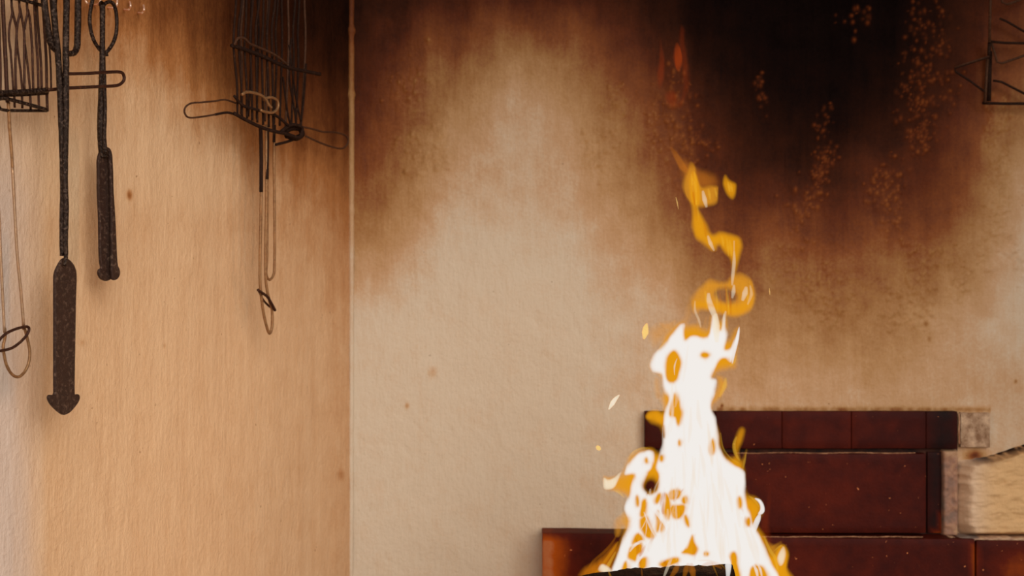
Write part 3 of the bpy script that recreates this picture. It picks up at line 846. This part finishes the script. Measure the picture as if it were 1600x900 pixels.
# ------------------------------------------------------------------ firewood
def log(name, a, b, r, label, seed, bend=0.0):
    rr = random.Random(seed)
    n = 40; seg = 22
    V = []; Fc = []
    a = Vector(a); b = Vector(b)
    t = (b - a).normalized(); nn = t.cross(Vector((0, 0, 1))).normalized(); up = nn.cross(t)
    for i in range(n + 1):
        s = i / n
        c = a.lerp(b, s) + up * (-bend * (s - 0.5) ** 2 * 4 + bend)
        for k in range(seg):
            an = 2 * math.pi * k / seg
            q = float(fbm(k * 0.9 + 0.001, s * 5 + seed, 3, seed)) if k < seg - 1 else float(fbm(0.001 + k * 0.9, s * 5 + seed, 3, seed))
            R = r * (0.86 + 0.34 * (q - 0.5) + 0.07 * math.cos(3 * an + seed))
            R *= 1 + 0.05 * (rr.random() - 0.5)
            V.append(c + (nn * math.cos(an) + up * math.sin(an)) * R)
    for i in range(n):
        for k in range(seg):
            k2 = (k + 1) % seg
            Fc.append((i * seg + k, i * seg + k2, (i + 1) * seg + k2, (i + 1) * seg + k))
    Fc.append(tuple(reversed(range(seg)))); Fc.append(tuple(n * seg + k for k in range(seg)))
    o = link_mesh(name, pymesh(name, V, Fc), M_bark)
    bm = bmesh.new(); bm.from_mesh(o.data); bmesh.ops.recalc_face_normals(bm, faces=bm.faces[:]); bm.to_mesh(o.data); bm.free()
    return tag(o, label, 'firewood log', 'firewood under the flames')

log('firewood_log', P(885, 936, FD - 0.07), P(1148, 917, FD - 0.08), 0.030, 'charred arched log on top of the fire, its upper edge dark against the flames', 5, 0.004)
log('firewood_log', P(985, 964, FD - 0.005), P(1250, 948, FD + 0.03), 0.028, 'charred log lying behind and right of the top log', 8)
log('firewood_log', (P(930, 900, FD).x, FD - 0.11, HZ + 0.035), (P(1240, 900, FD).x, FD - 0.07, HZ + 0.035), 0.034, 'charred log at the front of the fire bed', 12)
log('firewood_log', (P(940, 900, FD).x, FD + 0.06, HZ + 0.036), (P(1230, 900, FD).x, FD + 0.04, HZ + 0.036), 0.035, 'charred log at the back of the fire bed', 15)
log('firewood_log', (P(990, 900, FD).x, FD - 0.15, HZ + 0.095), (P(1010, 900, FD).x, FD + 0.13, HZ + 0.095), 0.028, 'charred cross log under the left of the flames', 18)
log('firewood_log', (P(1170, 900, FD).x, FD - 0.15, HZ + 0.095), (P(1160, 900, FD).x, FD + 0.13, HZ + 0.095), 0.028, 'charred cross log under the right of the flames', 21)

# ------------------------------------------------------------------ flames: bodies of glowing gas
def flame_mat(name, rgb, sigma, glow=1.0, absorb=(1, 1, 1)):
    m = bpy.data.materials.new(name); m.use_nodes = True
    nt = m.node_tree
    nt.nodes.remove(nt.nodes['Principled BSDF'])
    out = nt.nodes['Material Output']
    ab = nt.nodes.new('ShaderNodeVolumeAbsorption')
    ab.inputs['Color'].default_value = (1 - absorb[0], 1 - absorb[1], 1 - absorb[2], 1)
    ab.inputs['Density'].default_value = sigma
    em = nt.nodes.new('ShaderNodeEmission')
    em.inputs['Color'].default_value = (lin(rgb[0]) * absorb[0], lin(rgb[1]) * absorb[1], lin(rgb[2]) * absorb[2], 1)
    em.inputs['Strength'].default_value = sigma * glow
    ad = nt.nodes.new('ShaderNodeAddShader')
    nt.links.new(ab.outputs[0], ad.inputs[0]); nt.links.new(em.outputs[0], ad.inputs[1])
    nt.links.new(ad.outputs[0], out.inputs['Volume'])
    return m
FM_white = flame_mat('white flame', (242, 237, 232), 240)
FM_cream = flame_mat('cream flame', (243, 226, 196), 110)
FM_pale = flame_mat('pale peach flame', (238, 218, 196), 70)
FM_amber = flame_mat('amber flame', (228, 152, 18), 80)
FM_deep = flame_mat('deep amber flame', (205, 118, 10), 60)
FM_orange = flame_mat('orange flame', (196, 104, 8), 150)
FM_swoosh = flame_mat('thin orange flame', (196, 112, 16), 55)
FM_yellow = flame_mat('yellow flame', (246, 190, 60), 90)
FM_faint = flame_mat('faint amber flame', (226, 150, 35), 28)
FM_ember = flame_mat('fading orange flame', (205, 118, 30), 20)
FM_red = flame_mat('red flame', (190, 70, 18), 15)
FM_dim = flame_mat('dim red flame', (150, 52, 16), 12)

def sdf_poly(px, py, poly):
    d2 = np.full(px.shape, 1e9); inside = np.zeros(px.shape, bool)
    n = len(poly)
    for i in range(n):
        ax, ay = poly[i]; bx, by = poly[(i + 1) % n]
        dx, dy = bx - ax, by - ay
        L = dx * dx + dy * dy + 1e-12
        t = np.clip(((px - ax) * dx + (py - ay) * dy) / L, 0, 1)
        d2 = np.minimum(d2, (px - ax - t * dx) ** 2 + (py - ay - t * dy) ** 2)
        if ay != by:
            c = ((ay > py) != (by > py)) & (px < (bx - ax) * (py - ay) / (by - ay) + ax)
            inside ^= c
    d = np.sqrt(d2)
    return np.where(inside, d, -d)

def smooth_poly(pts, n=4):
    return [(p.x, p.y) for p in catmull([Vector((a, b_, 0)) for a, b_ in pts], n, True)]

fire = thing('flames', 'tall bright wood fire, white at the core with amber tips', 'fire', (P(1090, 900, FD).x, FD, HZ))

def inflate(name, outer, holes, mat, dep=FD, half=0.02, width=22, step=2.0, power=0.7, wob=0.012, seed=1, sm=4, edge=1.5, grow=1.0):
    """a closed body of gas with the given outline on the plane at dep, thick in its middle"""
    O = smooth_poly(outer, sm)
    xs = [p[0] for p in O]; ys = [p[1] for p in O]
    gx = np.arange(min(xs) - 4 - 2 * step, max(xs) + 4 + 2 * step, step)
    gy = np.arange(max(ys) + 4 + 2 * step, min(ys) - 4 - 2 * step, -step)
    PX, PY = np.meshgrid(gx, gy, indexing='ij')
    # licking, slightly ragged edge
    WX = PX + edge * 2 * (fbm(PX / 9, PY / 22, 2, seed + 5) - 0.5)
    s = sdf_poly(WX, PY, O) + grow
    for hpoly in holes:
        sh = sdf_poly(WX, PY, smooth_poly(hpoly, 4))
        s = np.minimum(s, -sh + grow)
    # the gas is unevenly thick: upward drawn filaments
    fil = 0.72 + 0.56 * fbm(PX / 6.0 + 2 * fbm(PX / 30, PY / 30, 2, seed), PY / 42, 3, seed + 9)
    hh = half * np.clip(s / width, 0, 1) ** power * fil
    mid = wob * (fbm(PX / 55, PY / 70, 2, seed + 3) - 0.5) * 2
    ok = s > 0
    V = []; Fc = []
    idxF = {}; idxB = {}; idxE = {}
    nx, ny = PX.shape
    def pt(px, py, dy):
        p = P(px, py, dep); return (p.x, dep + dy, p.z)
    def vF(i, j):
        k = (i, j)
        if k not in idxF:
            idxF[k] = len(V); V.append(pt(PX[i, j], PY[i, j], mid[i, j] - hh[i, j]))
            idxB[k] = len(V); V.append(pt(PX[i, j], PY[i, j], mid[i, j] + hh[i, j]))
        return idxF[k]
    def vE(a, b_):
        k = (a, b_) if a < b_ else (b_, a)
        if k not in idxE:
            sa, sb = s[k[0]], s[k[1]]
            t = sa / (sa - sb)
            px = PX[k[0]] + (PX[k[1]] - PX[k[0]]) * t; py = PY[k[0]] + (PY[k[1]] - PY[k[0]]) * t
            mm = mid[k[0]] + (mid[k[1]] - mid[k[0]]) * t
            idxE[k] = len(V); V.append(pt(px, py, mm))
        return idxE[k]
    anyc = ok[:-1, :-1] | ok[1:, :-1] | ok[1:, 1:] | ok[:-1, 1:]
    for i, j in zip(*np.nonzero(anyc)):
        c = [(i, j), (i + 1, j), (i + 1, j + 1), (i, j + 1)]
        fr = []; bk = []
        for a in range(4):
            p, q = c[a], c[(a + 1) % 4]
            if ok[p]:
                f = vF(*p); fr.append(f); bk.append(idxB[p])
            if ok[p] != ok[q]:
                e = vE(p, q); fr.append(e); bk.append(e)
        if len(fr) >= 3:
            Fc.append(tuple(fr)); Fc.append(tuple(reversed(bk)))
    if not V: return None
    return link_mesh(name, pymesh(name, V, Fc), mat, fire)

def ell(cx, cy, rx, ry, lean=0.0, n=8):
    return [(cx + rx * math.cos(2 * math.pi * k / n) + lean * ry * math.sin(2 * math.pi * k / n), cy + ry * math.sin(2 * math.pi * k / n)) for k in range(n)]

def lick(pts, r, mat, dep, name='flame_strand', flat=1.0):
    """a thin strand of flame, tapering to its ends"""
    n = len(pts)
    P3 = [P(a, b_, dep + 0.004 * math.sin(i * 1.3)) for i, (a, b_) in enumerate(pts)]
    if not hasattr(r, '__len__'):
        r = [r * (0.25 + 0.75 * math.sin(math.pi * (0.08 + 0.84 * i / (n - 1)))) for i in range(n)]
    return tube(name, P3, [x * dep / F for x in r], mat, fire, seg=8, smooth=5)

# --- amber bodies at the back
A_main = [(1033, 640), (1012, 646), (1008, 652), (1016, 662), (1030, 668), (1034, 690), (1030, 705), (1018, 698), (1003, 699), (990, 704), (980, 714), (974, 730), (968, 741), (955, 745), (943, 746), (946, 760), (960, 768), (978, 777),
          (984, 786), (976, 800), (970, 815), (974, 828), (968, 845), (962, 862), (957, 880), (950, 893), (944, 910), (1000, 915), (1100, 915), (1234, 912), (1231, 887), (1233, 866), (1224, 850), (1214, 864), (1203, 858), (1196, 838), (1184, 820),
          (1190, 806), (1194, 796), (1191, 784), (1182, 776), (1168, 770), (1166, 745), (1165, 722), (1168, 702), (1160, 718), (1156, 706), (1161, 690), (1164, 672), (1157, 667), (1148, 682), (1146, 700), (1148, 712), (1136, 712), (1129, 700),
          (1126, 678), (1118, 655), (1113, 636), (1126, 622), (1136, 602), (1130, 588), (1120, 584), (1140, 578), (1150, 576), (1152, 560), (1154, 535), (1157, 510), (1148, 514), (1138, 530), (1138, 505), (1134, 488), (1126, 500), (1121, 486), (1110, 492),
          (1104, 512), (1090, 505), (1072, 506), (1068, 500), (1050, 512), (1038, 524), (1030, 545), (1017, 562), (1016, 578), (1030, 588), (1036, 605), (1030, 622)]
A_holes = [[(1011, 754), (1018, 751), (1024, 755), (1022, 763), (1014, 768), (1009, 762)],
           [(1118, 588), (1112, 600), (1110, 620), (1116, 610), (1120, 598)]]
inflate('flame_body', A_main, A_holes, FM_amber, FD + 0.035, 0.030, 20, 2.5, 1.7, 0.01, 11, grow=2.0)
# left curl and wisp
inflate('flame_tongue', [(943, 742), (944, 764), (955, 768), (972, 770), (984, 778), (982, 760), (978, 748), (972, 738), (962, 748), (952, 746)], [], FM_faint, FD + 0.02, 0.02, 10, 1.5, 1.3, 0.006, 12)
inflate('flame_tongue', [(905, 905), (910, 888), (928, 876), (945, 862), (962, 846), (968, 858), (960, 880), (955, 905)], [], FM_swoosh, FD + 0.03, 0.018, 14, 2, 1.4, 0.006, 13)
inflate('flame_tongue', [(1008, 650), (1014, 641), (1030, 640), (1036, 652), (1034, 664), (1022, 656), (1012, 656)], [], FM_amber, FD + 0.02, 0.014, 8, 1.5, 1.4, 0.004, 14)
# right wisps
inflate('flame_tongue', [(1212, 905), (1208, 880), (1212, 862), (1224, 850), (1233, 866), (1231, 886), (1234, 905)], [], FM_amber, FD + 0.01, 0.016, 10, 1.5, 1.4, 0.005, 15)
inflate('flame_tongue', [(1190, 870), (1186, 840), (1188, 815), (1196, 790), (1203, 765), (1206, 790), (1204, 820), (1208, 850)], [], FM_dim, FD + 0.04, 0.02, 12, 2, 1.4, 0.005, 16)
inflate('flame_tongue', [(1196, 845), (1210, 850), (1222, 846), (1216, 872), (1202, 868)], [], FM_faint, FD + 0.04, 0.02, 10, 2, 1.4, 0.005, 17)

# --- white bodies
W_col = [(1034, 700), (1036, 660), (1040, 640), (1044, 624), (1036, 606), (1033, 586), (1021, 581), (1017, 568), (1023, 553), (1038, 538), (1047, 524), (1068, 505), (1069, 530), (1084, 524), (1105, 526), (1112, 498), (1117, 494), (1122, 512), (1127, 514),
         (1132, 490), (1134, 510), (1137, 524), (1134, 545), (1142, 542), (1154, 513), (1151, 540), (1144, 566), (1136, 560), (1124, 564), (1111, 588), (1119, 594), (1117, 615), (1111, 634), (1117, 652), (1121, 672), (1124, 700),
         (1140, 722), (1160, 734), (1165, 750), (1167, 775), (1172, 800), (1179, 822), (1190, 840), (1198, 862), (1206, 880), (1212, 905), (1150, 908), (1100, 900), (1050, 895), (1000, 895), (955, 898), (962, 870), (974, 842), (984, 815), (976, 796), (982, 776), (986, 756), (990, 742), (976, 742),
         (982, 727), (995, 711), (1012, 704), (1023, 706), (1023, 718), (1018, 732), (1010, 742), (1012, 772), (1026, 766), (1030, 745), (1024, 730), (1030, 715)]
holes = [
 [(1010, 742), (1020, 738), (1026, 748), (1026, 762), (1018, 770), (1009, 768), (1004, 758)],
 ell(994.5, 783, 2.4, 8), ell(1005.5, 794, 5, 14, -0.15), [(1001, 812), (1008, 806), (1012, 812), (1016, 822), (1024, 836), (1018, 841), (1008, 838), (1002, 826)],
 ell(1027, 815, 3.2, 16), ell(1034.5, 822, 3.2, 8), ell(1028, 779, 3.6, 8, -0.2), [(1040, 772), (1046, 782), (1046, 800), (1043, 812), (1038, 800), (1039, 784)],
 [(1046, 770), (1054, 766), (1062, 768), (1060, 778), (1050, 781), (1045, 779)], ell(1070, 782, 4.2, 5.5), [(1048, 792), (1058, 790), (1070, 790), (1069, 801), (1060, 810), (1051, 806)],
 ell(1073.5, 814, 3, 9, 0.25), [(1080, 837), (1084, 846), (1089, 858), (1084, 867), (1074, 865), (1065, 863), (1073, 856)],
 [(988, 850), (992, 838), (998, 834), (1004, 842), (1002, 850), (994, 848)], [(983, 872), (984, 858), (994, 852), (1003, 851), (1003, 862), (996, 868), (992, 877)],
 [(972, 892), (974, 882), (980, 878), (981, 890)], [(1001, 890), (1001, 876), (1010, 872), (1010, 886)], [(1030, 880), (1044, 873), (1058, 871), (1060, 878), (1048, 882), (1036, 886)],
 ell(1157, 786, 3.2, 9), ell(1170, 815.5, 3, 6.5), [(1142, 905), (1141, 875), (1144, 864), (1150, 865), (1154, 880), (1155, 905)],
 [(1172, 905), (1174, 888), (1184, 884), (1194, 888), (1198, 905)], ell(1113, 698, 3.6, 12), ell(1036.5, 674, 1.6, 10),
 [(1042, 560), (1052, 548), (1060, 556), (1065, 568), (1058, 590), (1050, 597), (1042, 588)], [(1052, 620), (1056, 616), (1062, 634), (1065, 646), (1061, 664), (1055, 652), (1047, 646)],
 ell(1102, 555, 6, 4), ell(1104, 866, 4, 3), ell(1046, 795, 1.5, 10), ell(1062, 692, 1.6, 4), ell(1010, 720, 2.2, 4), ell(1034, 716, 2.8, 5)]
inflate('flame_core', W_col, holes, FM_white, FD, 0.020, 13, 1.6, 1.7, 0.008, 21, edge=2.6, grow=1.6)
# peach filaments drawn up through the core, and amber ones between core and amber body
rf = random.Random(44)
Wp = np.array(smooth_poly(W_col, 3)); Ap = smooth_poly(A_main, 3)
def inside(x, y, poly):
    return float(sdf_poly(np.array([[x]]), np.array([[y]]), poly)[0, 0])
cnt = 0
while cnt < 46:
    x = rf.uniform(985, 1200); y = rf.uniform(540, 890)
    L = rf.uniform(40, 110); lean = rf.uniform(-0.12, 0.12) - (x - 1085) / 420.0
    if inside(x, y, Wp) < 8 or inside(x + lean * L, y - L, Wp) < 5: continue
    lick([(x, y), (x + lean * L * 0.4 + rf.uniform(-3, 3), y - L * 0.4), (x + lean * L, y - L)], rf.uniform(2, 4.5), FM_pale, FD - 0.040, 'flame_filament')
    cnt += 1
cnt = 0
while cnt < 110:
    x = rf.uniform(960, 1215); y = rf.uniform(600, 905)
    if rf.random() < 0.4: x = rf.uniform(975, 1095); y = rf.uniform(765, 900)
    L = rf.uniform(16, 50); lean = rf.uniform(-0.35, 0.35) - (x - 1085) / 420.0
    if inside(x, y, Ap) < 4 or inside(x + lean * L, y - L, Ap) < 3: continue
    m = rf.choice([FM_deep, FM_deep, FM_cream, FM_faint, FM_orange, FM_orange])
    lick([(x, y), (x + lean * L * 0.4 + rf.uniform(-4, 4), y - L * 0.4), (x + lean * L, y - L)], rf.uniform(1.2, 4.0), m, FD + rf.uniform(-0.004, 0.006), 'flame_filament')
    cnt += 1
# white spires and curls in front
inflate('flame_tongue', [(1180, 779), (1188, 781), (1193, 789), (1194, 798), (1190, 803), (1185, 803), (1188, 797), (1188, 790), (1185, 784)], [], FM_white, FD - 0.01, 0.012, 5, 1.0, 1.4, 0.003, 23, edge=0.4, grow=1.2)
inflate('flame_tongue', [(943, 747), (951, 749), (960, 746), (970, 738), (966, 750), (958, 763), (944, 764)], [], FM_cream, FD - 0.01, 0.014, 6, 1.0, 1.4, 0.003, 24, edge=0.5)
inflate('flame_tongue', [(1214, 872), (1219, 860), (1225, 854), (1228, 866), (1224, 880), (1218, 884)], [], FM_cream, FD - 0.01, 0.010, 6, 1.0, 1.4, 0.003, 25, edge=0.5)
inflate('flame_tongue', [(1144, 568), (1147, 545), (1150, 528), (1155, 511), (1154, 530), (1149, 552)], [], FM_white, FD - 0.01, 0.010, 4, 1.0, 1.4, 0.003, 26, edge=0.4)
inflate('flame_tongue', [(936, 893), (937, 884), (944, 882), (956, 890), (954, 897)], [], FM_cream, FD - 0.02, 0.010, 6, 1.0, 1.4, 0.003, 27, edge=0.5)

# --- ring, S-shaped wisp and stray licks above
ring_o = [(1079, 468), (1085, 455), (1096, 444), (1108, 434), (1120, 436), (1132, 438), (1143, 428), (1154, 424), (1164, 428), (1174, 436), (1180, 450), (1182, 466), (1178, 480), (1168, 491), (1150, 498), (1134, 496), (1118, 490), (1098, 487), (1086, 492), (1080, 482)]
inflate('flame_ring', ring_o, [[(1120, 458), (1130, 454), (1140, 456), (1147, 462), (1146, 468), (1134, 470), (1124, 464)]], FM_faint, FD + 0.01, 0.030, 12, 1.8, 1.4, 0.010, 31)
inflate('flame_ring', [(1080, 470), (1090, 466), (1104, 468), (1124, 470), (1142, 474), (1160, 470), (1172, 458), (1178, 450), (1180, 468), (1172, 486), (1152, 495), (1130, 492), (1110, 486), (1090, 484), (1082, 486)], [], FM_amber, FD - 0.01, 0.016, 12, 1.8, 1.6, 0.006, 32)
for pts, r, m in (([(1086, 470), (1086, 485), (1092, 500), (1095, 512)], 2.5, FM_cream), ([(1107, 458), (1108, 470), (1112, 482), (1118, 498), (1122, 520)], 5.5, FM_cream), ([(1147, 445), (1146, 456), (1144, 466)], 3.8, FM_cream),
                  ([(1166, 448), (1164, 458), (1160, 470)], 5, FM_cream), ([(1172, 446), (1174, 460), (1168, 476)], 3, FM_cream), ([(1134, 486), (1131, 500), (1128, 520)], 3.5, FM_cream), ([(1104, 494), (1101, 510), (1100, 526)], 3.5, FM_faint),
                  ([(1118, 490), (1119, 510), (1120, 535)], 7, FM_cream), ([(1090, 485), (1092, 505), (1094, 528)], 4, FM_faint), ([(1147, 392), (1147, 410), (1145, 430), (1144, 446)], 3.4, FM_cream), ([(1147, 376), (1147, 392)], 3, FM_cream),
                  ([(1106, 368), (1110, 380), (1116, 392)], 3.5, FM_cream), ([(1098, 298), (1101, 312), (1104, 324)], 4.2, FM_cream), ([(1086, 270), (1088, 290), (1089, 310)], 2.6, FM_amber),
                  ([(1128, 440), (1126, 452)], 3, FM_amber), ([(1109, 442), (1104, 456)], 5, FM_faint)):
    lick(pts, r, m, FD - 0.02)
inflate('flame_tongue', [(1076, 300), (1078, 330), (1078, 355), (1084, 372), (1098, 384), (1112, 394), (1119, 392), (1122, 386), (1130, 396), (1139, 406), (1141, 420), (1142, 436), (1147, 438), (1152, 420), (1158, 400), (1161, 384), (1156, 370), (1142, 364), (1124, 360), (1112, 364), (1106, 350), (1098, 336), (1092, 326), (1094, 316), (1090, 300)],
        [], FM_amber, FD, 0.016, 11, 1.6, 1.6, 0.008, 33)
inflate('flame_tongue', [(1074, 262), (1066, 285), (1068, 302), (1078, 318), (1092, 326), (1108, 324), (1122, 318), (1124, 300), (1122, 290), (1108, 288), (1096, 290), (1090, 276), (1088, 262), (1080, 252)], [], FM_faint, FD + 0.01, 0.026, 9, 1.6, 1.6, 0.006, 34)
inflate('flame_tongue', [(1080, 268), (1076, 290), (1080, 312), (1090, 322), (1096, 310), (1094, 290), (1088, 272)], [], FM_amber, FD - 0.005, 0.014, 7, 1.4, 1.6, 0.004, 35)
inflate('flame_tongue', [(1133, 272), (1141, 280), (1151, 287), (1151, 300), (1146, 312), (1138, 309), (1131, 296), (1128, 285)], [], FM_amber, FD - 0.005, 0.012, 8, 1.4, 1.6, 0.004, 36)
inflate('flame_tongue', [(1046, 228), (1056, 236), (1066, 248), (1074, 262), (1076, 272), (1064, 268), (1054, 252)], [], FM_ember, FD + 0.01, 0.026, 9, 1.6, 1.6, 0.004, 37)
inflate('flame_tongue', [(1068, 244), (1090, 258), (1120, 270), (1126, 292), (1096, 300), (1070, 290), (1060, 270)], [], FM_ember, FD + 0.03, 0.014, 14, 2.0, 1.6, 0.004, 38)
for k in range(26):
    x, y, L = rf.choice([(1084, 320, 40), (1090, 345, 40), (1100, 370, 36), (1112, 385, 26), (1130, 385, 26), (1142, 400, 34), (1150, 395, 34), (1086, 300, 36), (1108, 312, 26), (1118, 308, 22), (1142, 300, 18),
                         (1090, 478, 26), (1104, 482, 34), (1124, 490, 40), (1140, 492, 50), (1154, 488, 50), (1168, 480, 46), (1176, 468, 34)])
    x += rf.uniform(-4, 4); L *= rf.uniform(0.6, 1.0)
    lick([(x, y), (x - 1, y - L * 0.5), (x - 3, y - L)], rf.uniform(1.2, 3.2), rf.choice([FM_yellow, FM_orange, FM_yellow, FM_deep]), FD - 0.018, 'flame_filament')
# red fading tips near the top
inflate('flame_tip', [(1057, 66), (1052, 86), (1054, 104), (1060, 112), (1066, 100), (1064, 82)], [], FM_red, FD, 0.024, 7, 1.6, 1.6, 0.004, 41)
inflate('flame_tip', [(1032, 60), (1028, 90), (1026, 120), (1030, 140), (1038, 124), (1040, 100), (1036, 76)], [], FM_dim, FD, 0.028, 9, 1.8, 1.6, 0.004, 42)
inflate('flame_tip', [(1062, 40), (1058, 70), (1064, 110), (1066, 140), (1056, 165), (1064, 170), (1076, 145), (1078, 110), (1072, 70), (1070, 45)], [], FM_dim, FD + 0.01, 0.022, 12, 1.8, 1.6, 0.004, 43)
inflate('flame_tip', [(1036, 150), (1048, 138), (1060, 146), (1062, 165), (1048, 172)], [], FM_dim, FD + 0.01, 0.022, 12, 1.8, 1.6, 0.004, 44)
# amber veils either side of the upper fire
inflate('flame_veil', [(1010, 520), (1024, 504), (1044, 500), (1066, 498), (1074, 470), (1080, 460), (1082, 490), (1070, 520), (1046, 528), (1030, 540), (1020, 545)], [], FM_faint, FD + 0.03, 0.008, 14, 2, 1.0, 0.004, 45)
inflate('flame_veil', [(1022, 590), (1030, 592), (1034, 620), (1026, 624), (1021, 610)], [], FM_faint, FD + 0.03, 0.008, 8, 2, 1.0, 0.004, 46)
inflate('flame_veil', [(960, 815), (960, 836), (968, 838), (974, 822), (975, 800), (968, 805)], [], FM_faint, FD + 0.03, 0.012, 8, 2, 1.0, 0.004, 47)

for pts, r, m in (([(1176, 838), (1180, 822), (1184, 812), (1187, 804)], 5.0, FM_white), ([(912, 900), (926, 878), (944, 862), (958, 846), (967, 828)], 2.4, FM_deep), ([(922, 905), (940, 884), (956, 862), (966, 846)], 3.0, FM_amber), ([(938, 906), (950, 884), (962, 862)], 3.4, FM_yellow),
                  ([(1126, 676), (1130, 700), (1142, 716), (1156, 724)], 1.6, FM_yellow), ([(1151, 682), (1147, 694), (1149, 708), (1156, 720)], 3.2, FM_yellow), ([(1166, 706), (1163, 722), (1160, 736)], 2.2, FM_yellow),
                  ([(1170, 775), (1180, 782), (1186, 792)], 2.6, FM_yellow), ([(1194, 838), (1202, 858), (1212, 874), (1216, 900)], 3.2, FM_yellow), ([(1208, 862), (1220, 853), (1226, 858)], 2.0, FM_yellow),
                  ([(982, 716), (990, 706), (1004, 700), (1016, 701)], 2.0, FM_yellow), ([(976, 778), (968, 770), (960, 766)], 2.6, FM_yellow), ([(1020, 562), (1030, 546), (1042, 530)], 2.0, FM_yellow),
                  ([(1134, 590), (1132, 604), (1124, 620)], 4.0, FM_yellow), ([(1140, 572), (1147, 566), (1150, 556)], 2.6, FM_yellow), ([(1030, 505), (1044, 510), (1056, 500)], 5, FM_faint)):
    lick(pts, r, m, FD + 0.004)
# --- bright strands weaving through the amber gaps
for pts, r in (([(1006, 800), (1012, 815), (1018, 828), (1026, 842)], 2.0), ([(1012, 772), (1020, 792), (1030, 806), (1040, 820), (1048, 836)], 3.4), ([(1000, 830), (1006, 820), (1012, 806)], 1.2), ([(1030, 840), (1032, 822), (1036, 812)], 1.6),
               ([(1066, 862), (1076, 840), (1082, 822)], 2.6), ([(984, 862), (992, 852), (1004, 846), (1012, 856)], 2.6), ([(990, 890), (998, 876), (1006, 866)], 2.4), ([(1010, 806), (1010, 826), (1008, 840)], 1.2),
               ([(1184, 905), (1182, 892), (1176, 880)], 3.0), ([(1191, 905), (1188, 890), (1182, 878)], 2.4), ([(1058, 560), (1054, 572), (1054, 586)], 1.6)):
    lick(pts, r, FM_white, FD - 0.012)
# strands crossing in front of the top log
for pts, r, m in (([(1036, 905), (1041, 892), (1046, 880), (1050, 872)], 3.0, FM_cream), ([(1068, 905), (1072, 890), (1076, 880)], 5, FM_deep), ([(1084, 905), (1082, 892), (1080, 880)], 6, FM_deep), ([(1046, 905), (1056, 890), (1060, 880)], 5, FM_deep),
                  ([(1112, 878), (1116, 888), (1122, 902)], 1.7, FM_amber), ([(1136, 870), (1138, 884), (1137, 905)], 5.5, FM_white), ([(1002, 886), (1003, 896), (1004, 906)], 1.8, FM_deep), ([(918, 905), (923, 884), (927, 872)], 1.2, FM_faint),
                  ([(950, 890), (953, 898), (957, 905)], 2, FM_amber), ([(1096, 884), (1106, 881), (1116, 882), (1128, 888)], 4, FM_deep), ([(1090, 876), (1108, 876), (1126, 882), (1134, 890)], 1.8, FM_amber)):
    lick(pts, r, m, FD - 0.125)

# the fire's own light
for (px, py, e, rad) in ((1090, 850, 4.0 * FIRE, 0.07), (1080, 700, 2.4 * FIRE, 0.05), (1090, 570, 1.0 * FIRE, 0.04)):
    ld = bpy.data.lights.new('fire_light', 'POINT')
    ld.energy = e; ld.color = (1.0, 0.50, 0.17); ld.shadow_soft_size = rad
    lo = bpy.data.objects.new('fire_light', ld); lo.location = P(px, py, FD)
    col.objects.link(lo)

# ------------------------------------------------------------------ sparks in the air
def spark(pts, r, m, label, dep=FD - 0.01):
    n = len(pts)
    o = tube('spark', [P(a, b_, dep) for a, b_ in pts], [x * dep / F for x in r], m, None, seg=8, smooth=4)
    tag(o, label, 'spark', 'sparks flying off the fire')
FM_spark = flame_mat('spark glow', (250, 205, 120), 500)
FM_sparkw = flame_mat('bright spark glow', (250, 232, 205), 420)
spark([(951, 640), (957, 630), (962, 623), (968, 617)], [1.0, 4.0, 3.2, 1.0], FM_sparkw, 'elongated pale spark left of the flames, above the other sparks over plain wall')
spark([(932, 697), (935, 700), (938, 703)], [2.0, 4.0, 2.0], FM_spark, 'small round yellow spark low on the left of the flames')
spark([(1006, 530), (1008, 520), (1009, 512), (1011, 505)], [1.5, 5.5, 4.5, 1.0], FM_spark, 'broad orange spark beside the upper left of the flames')
spark([(1056, 308), (1058, 316), (1060, 327)], [0.6, 1.1, 0.5], FM_spark, 'thin orange spark left of the curling flame')
spark([(1202, 450), (1202.5, 456), (1203, 461)], [0.6, 1.1, 0.5], FM_spark, 'thin orange spark right of the flame ring')
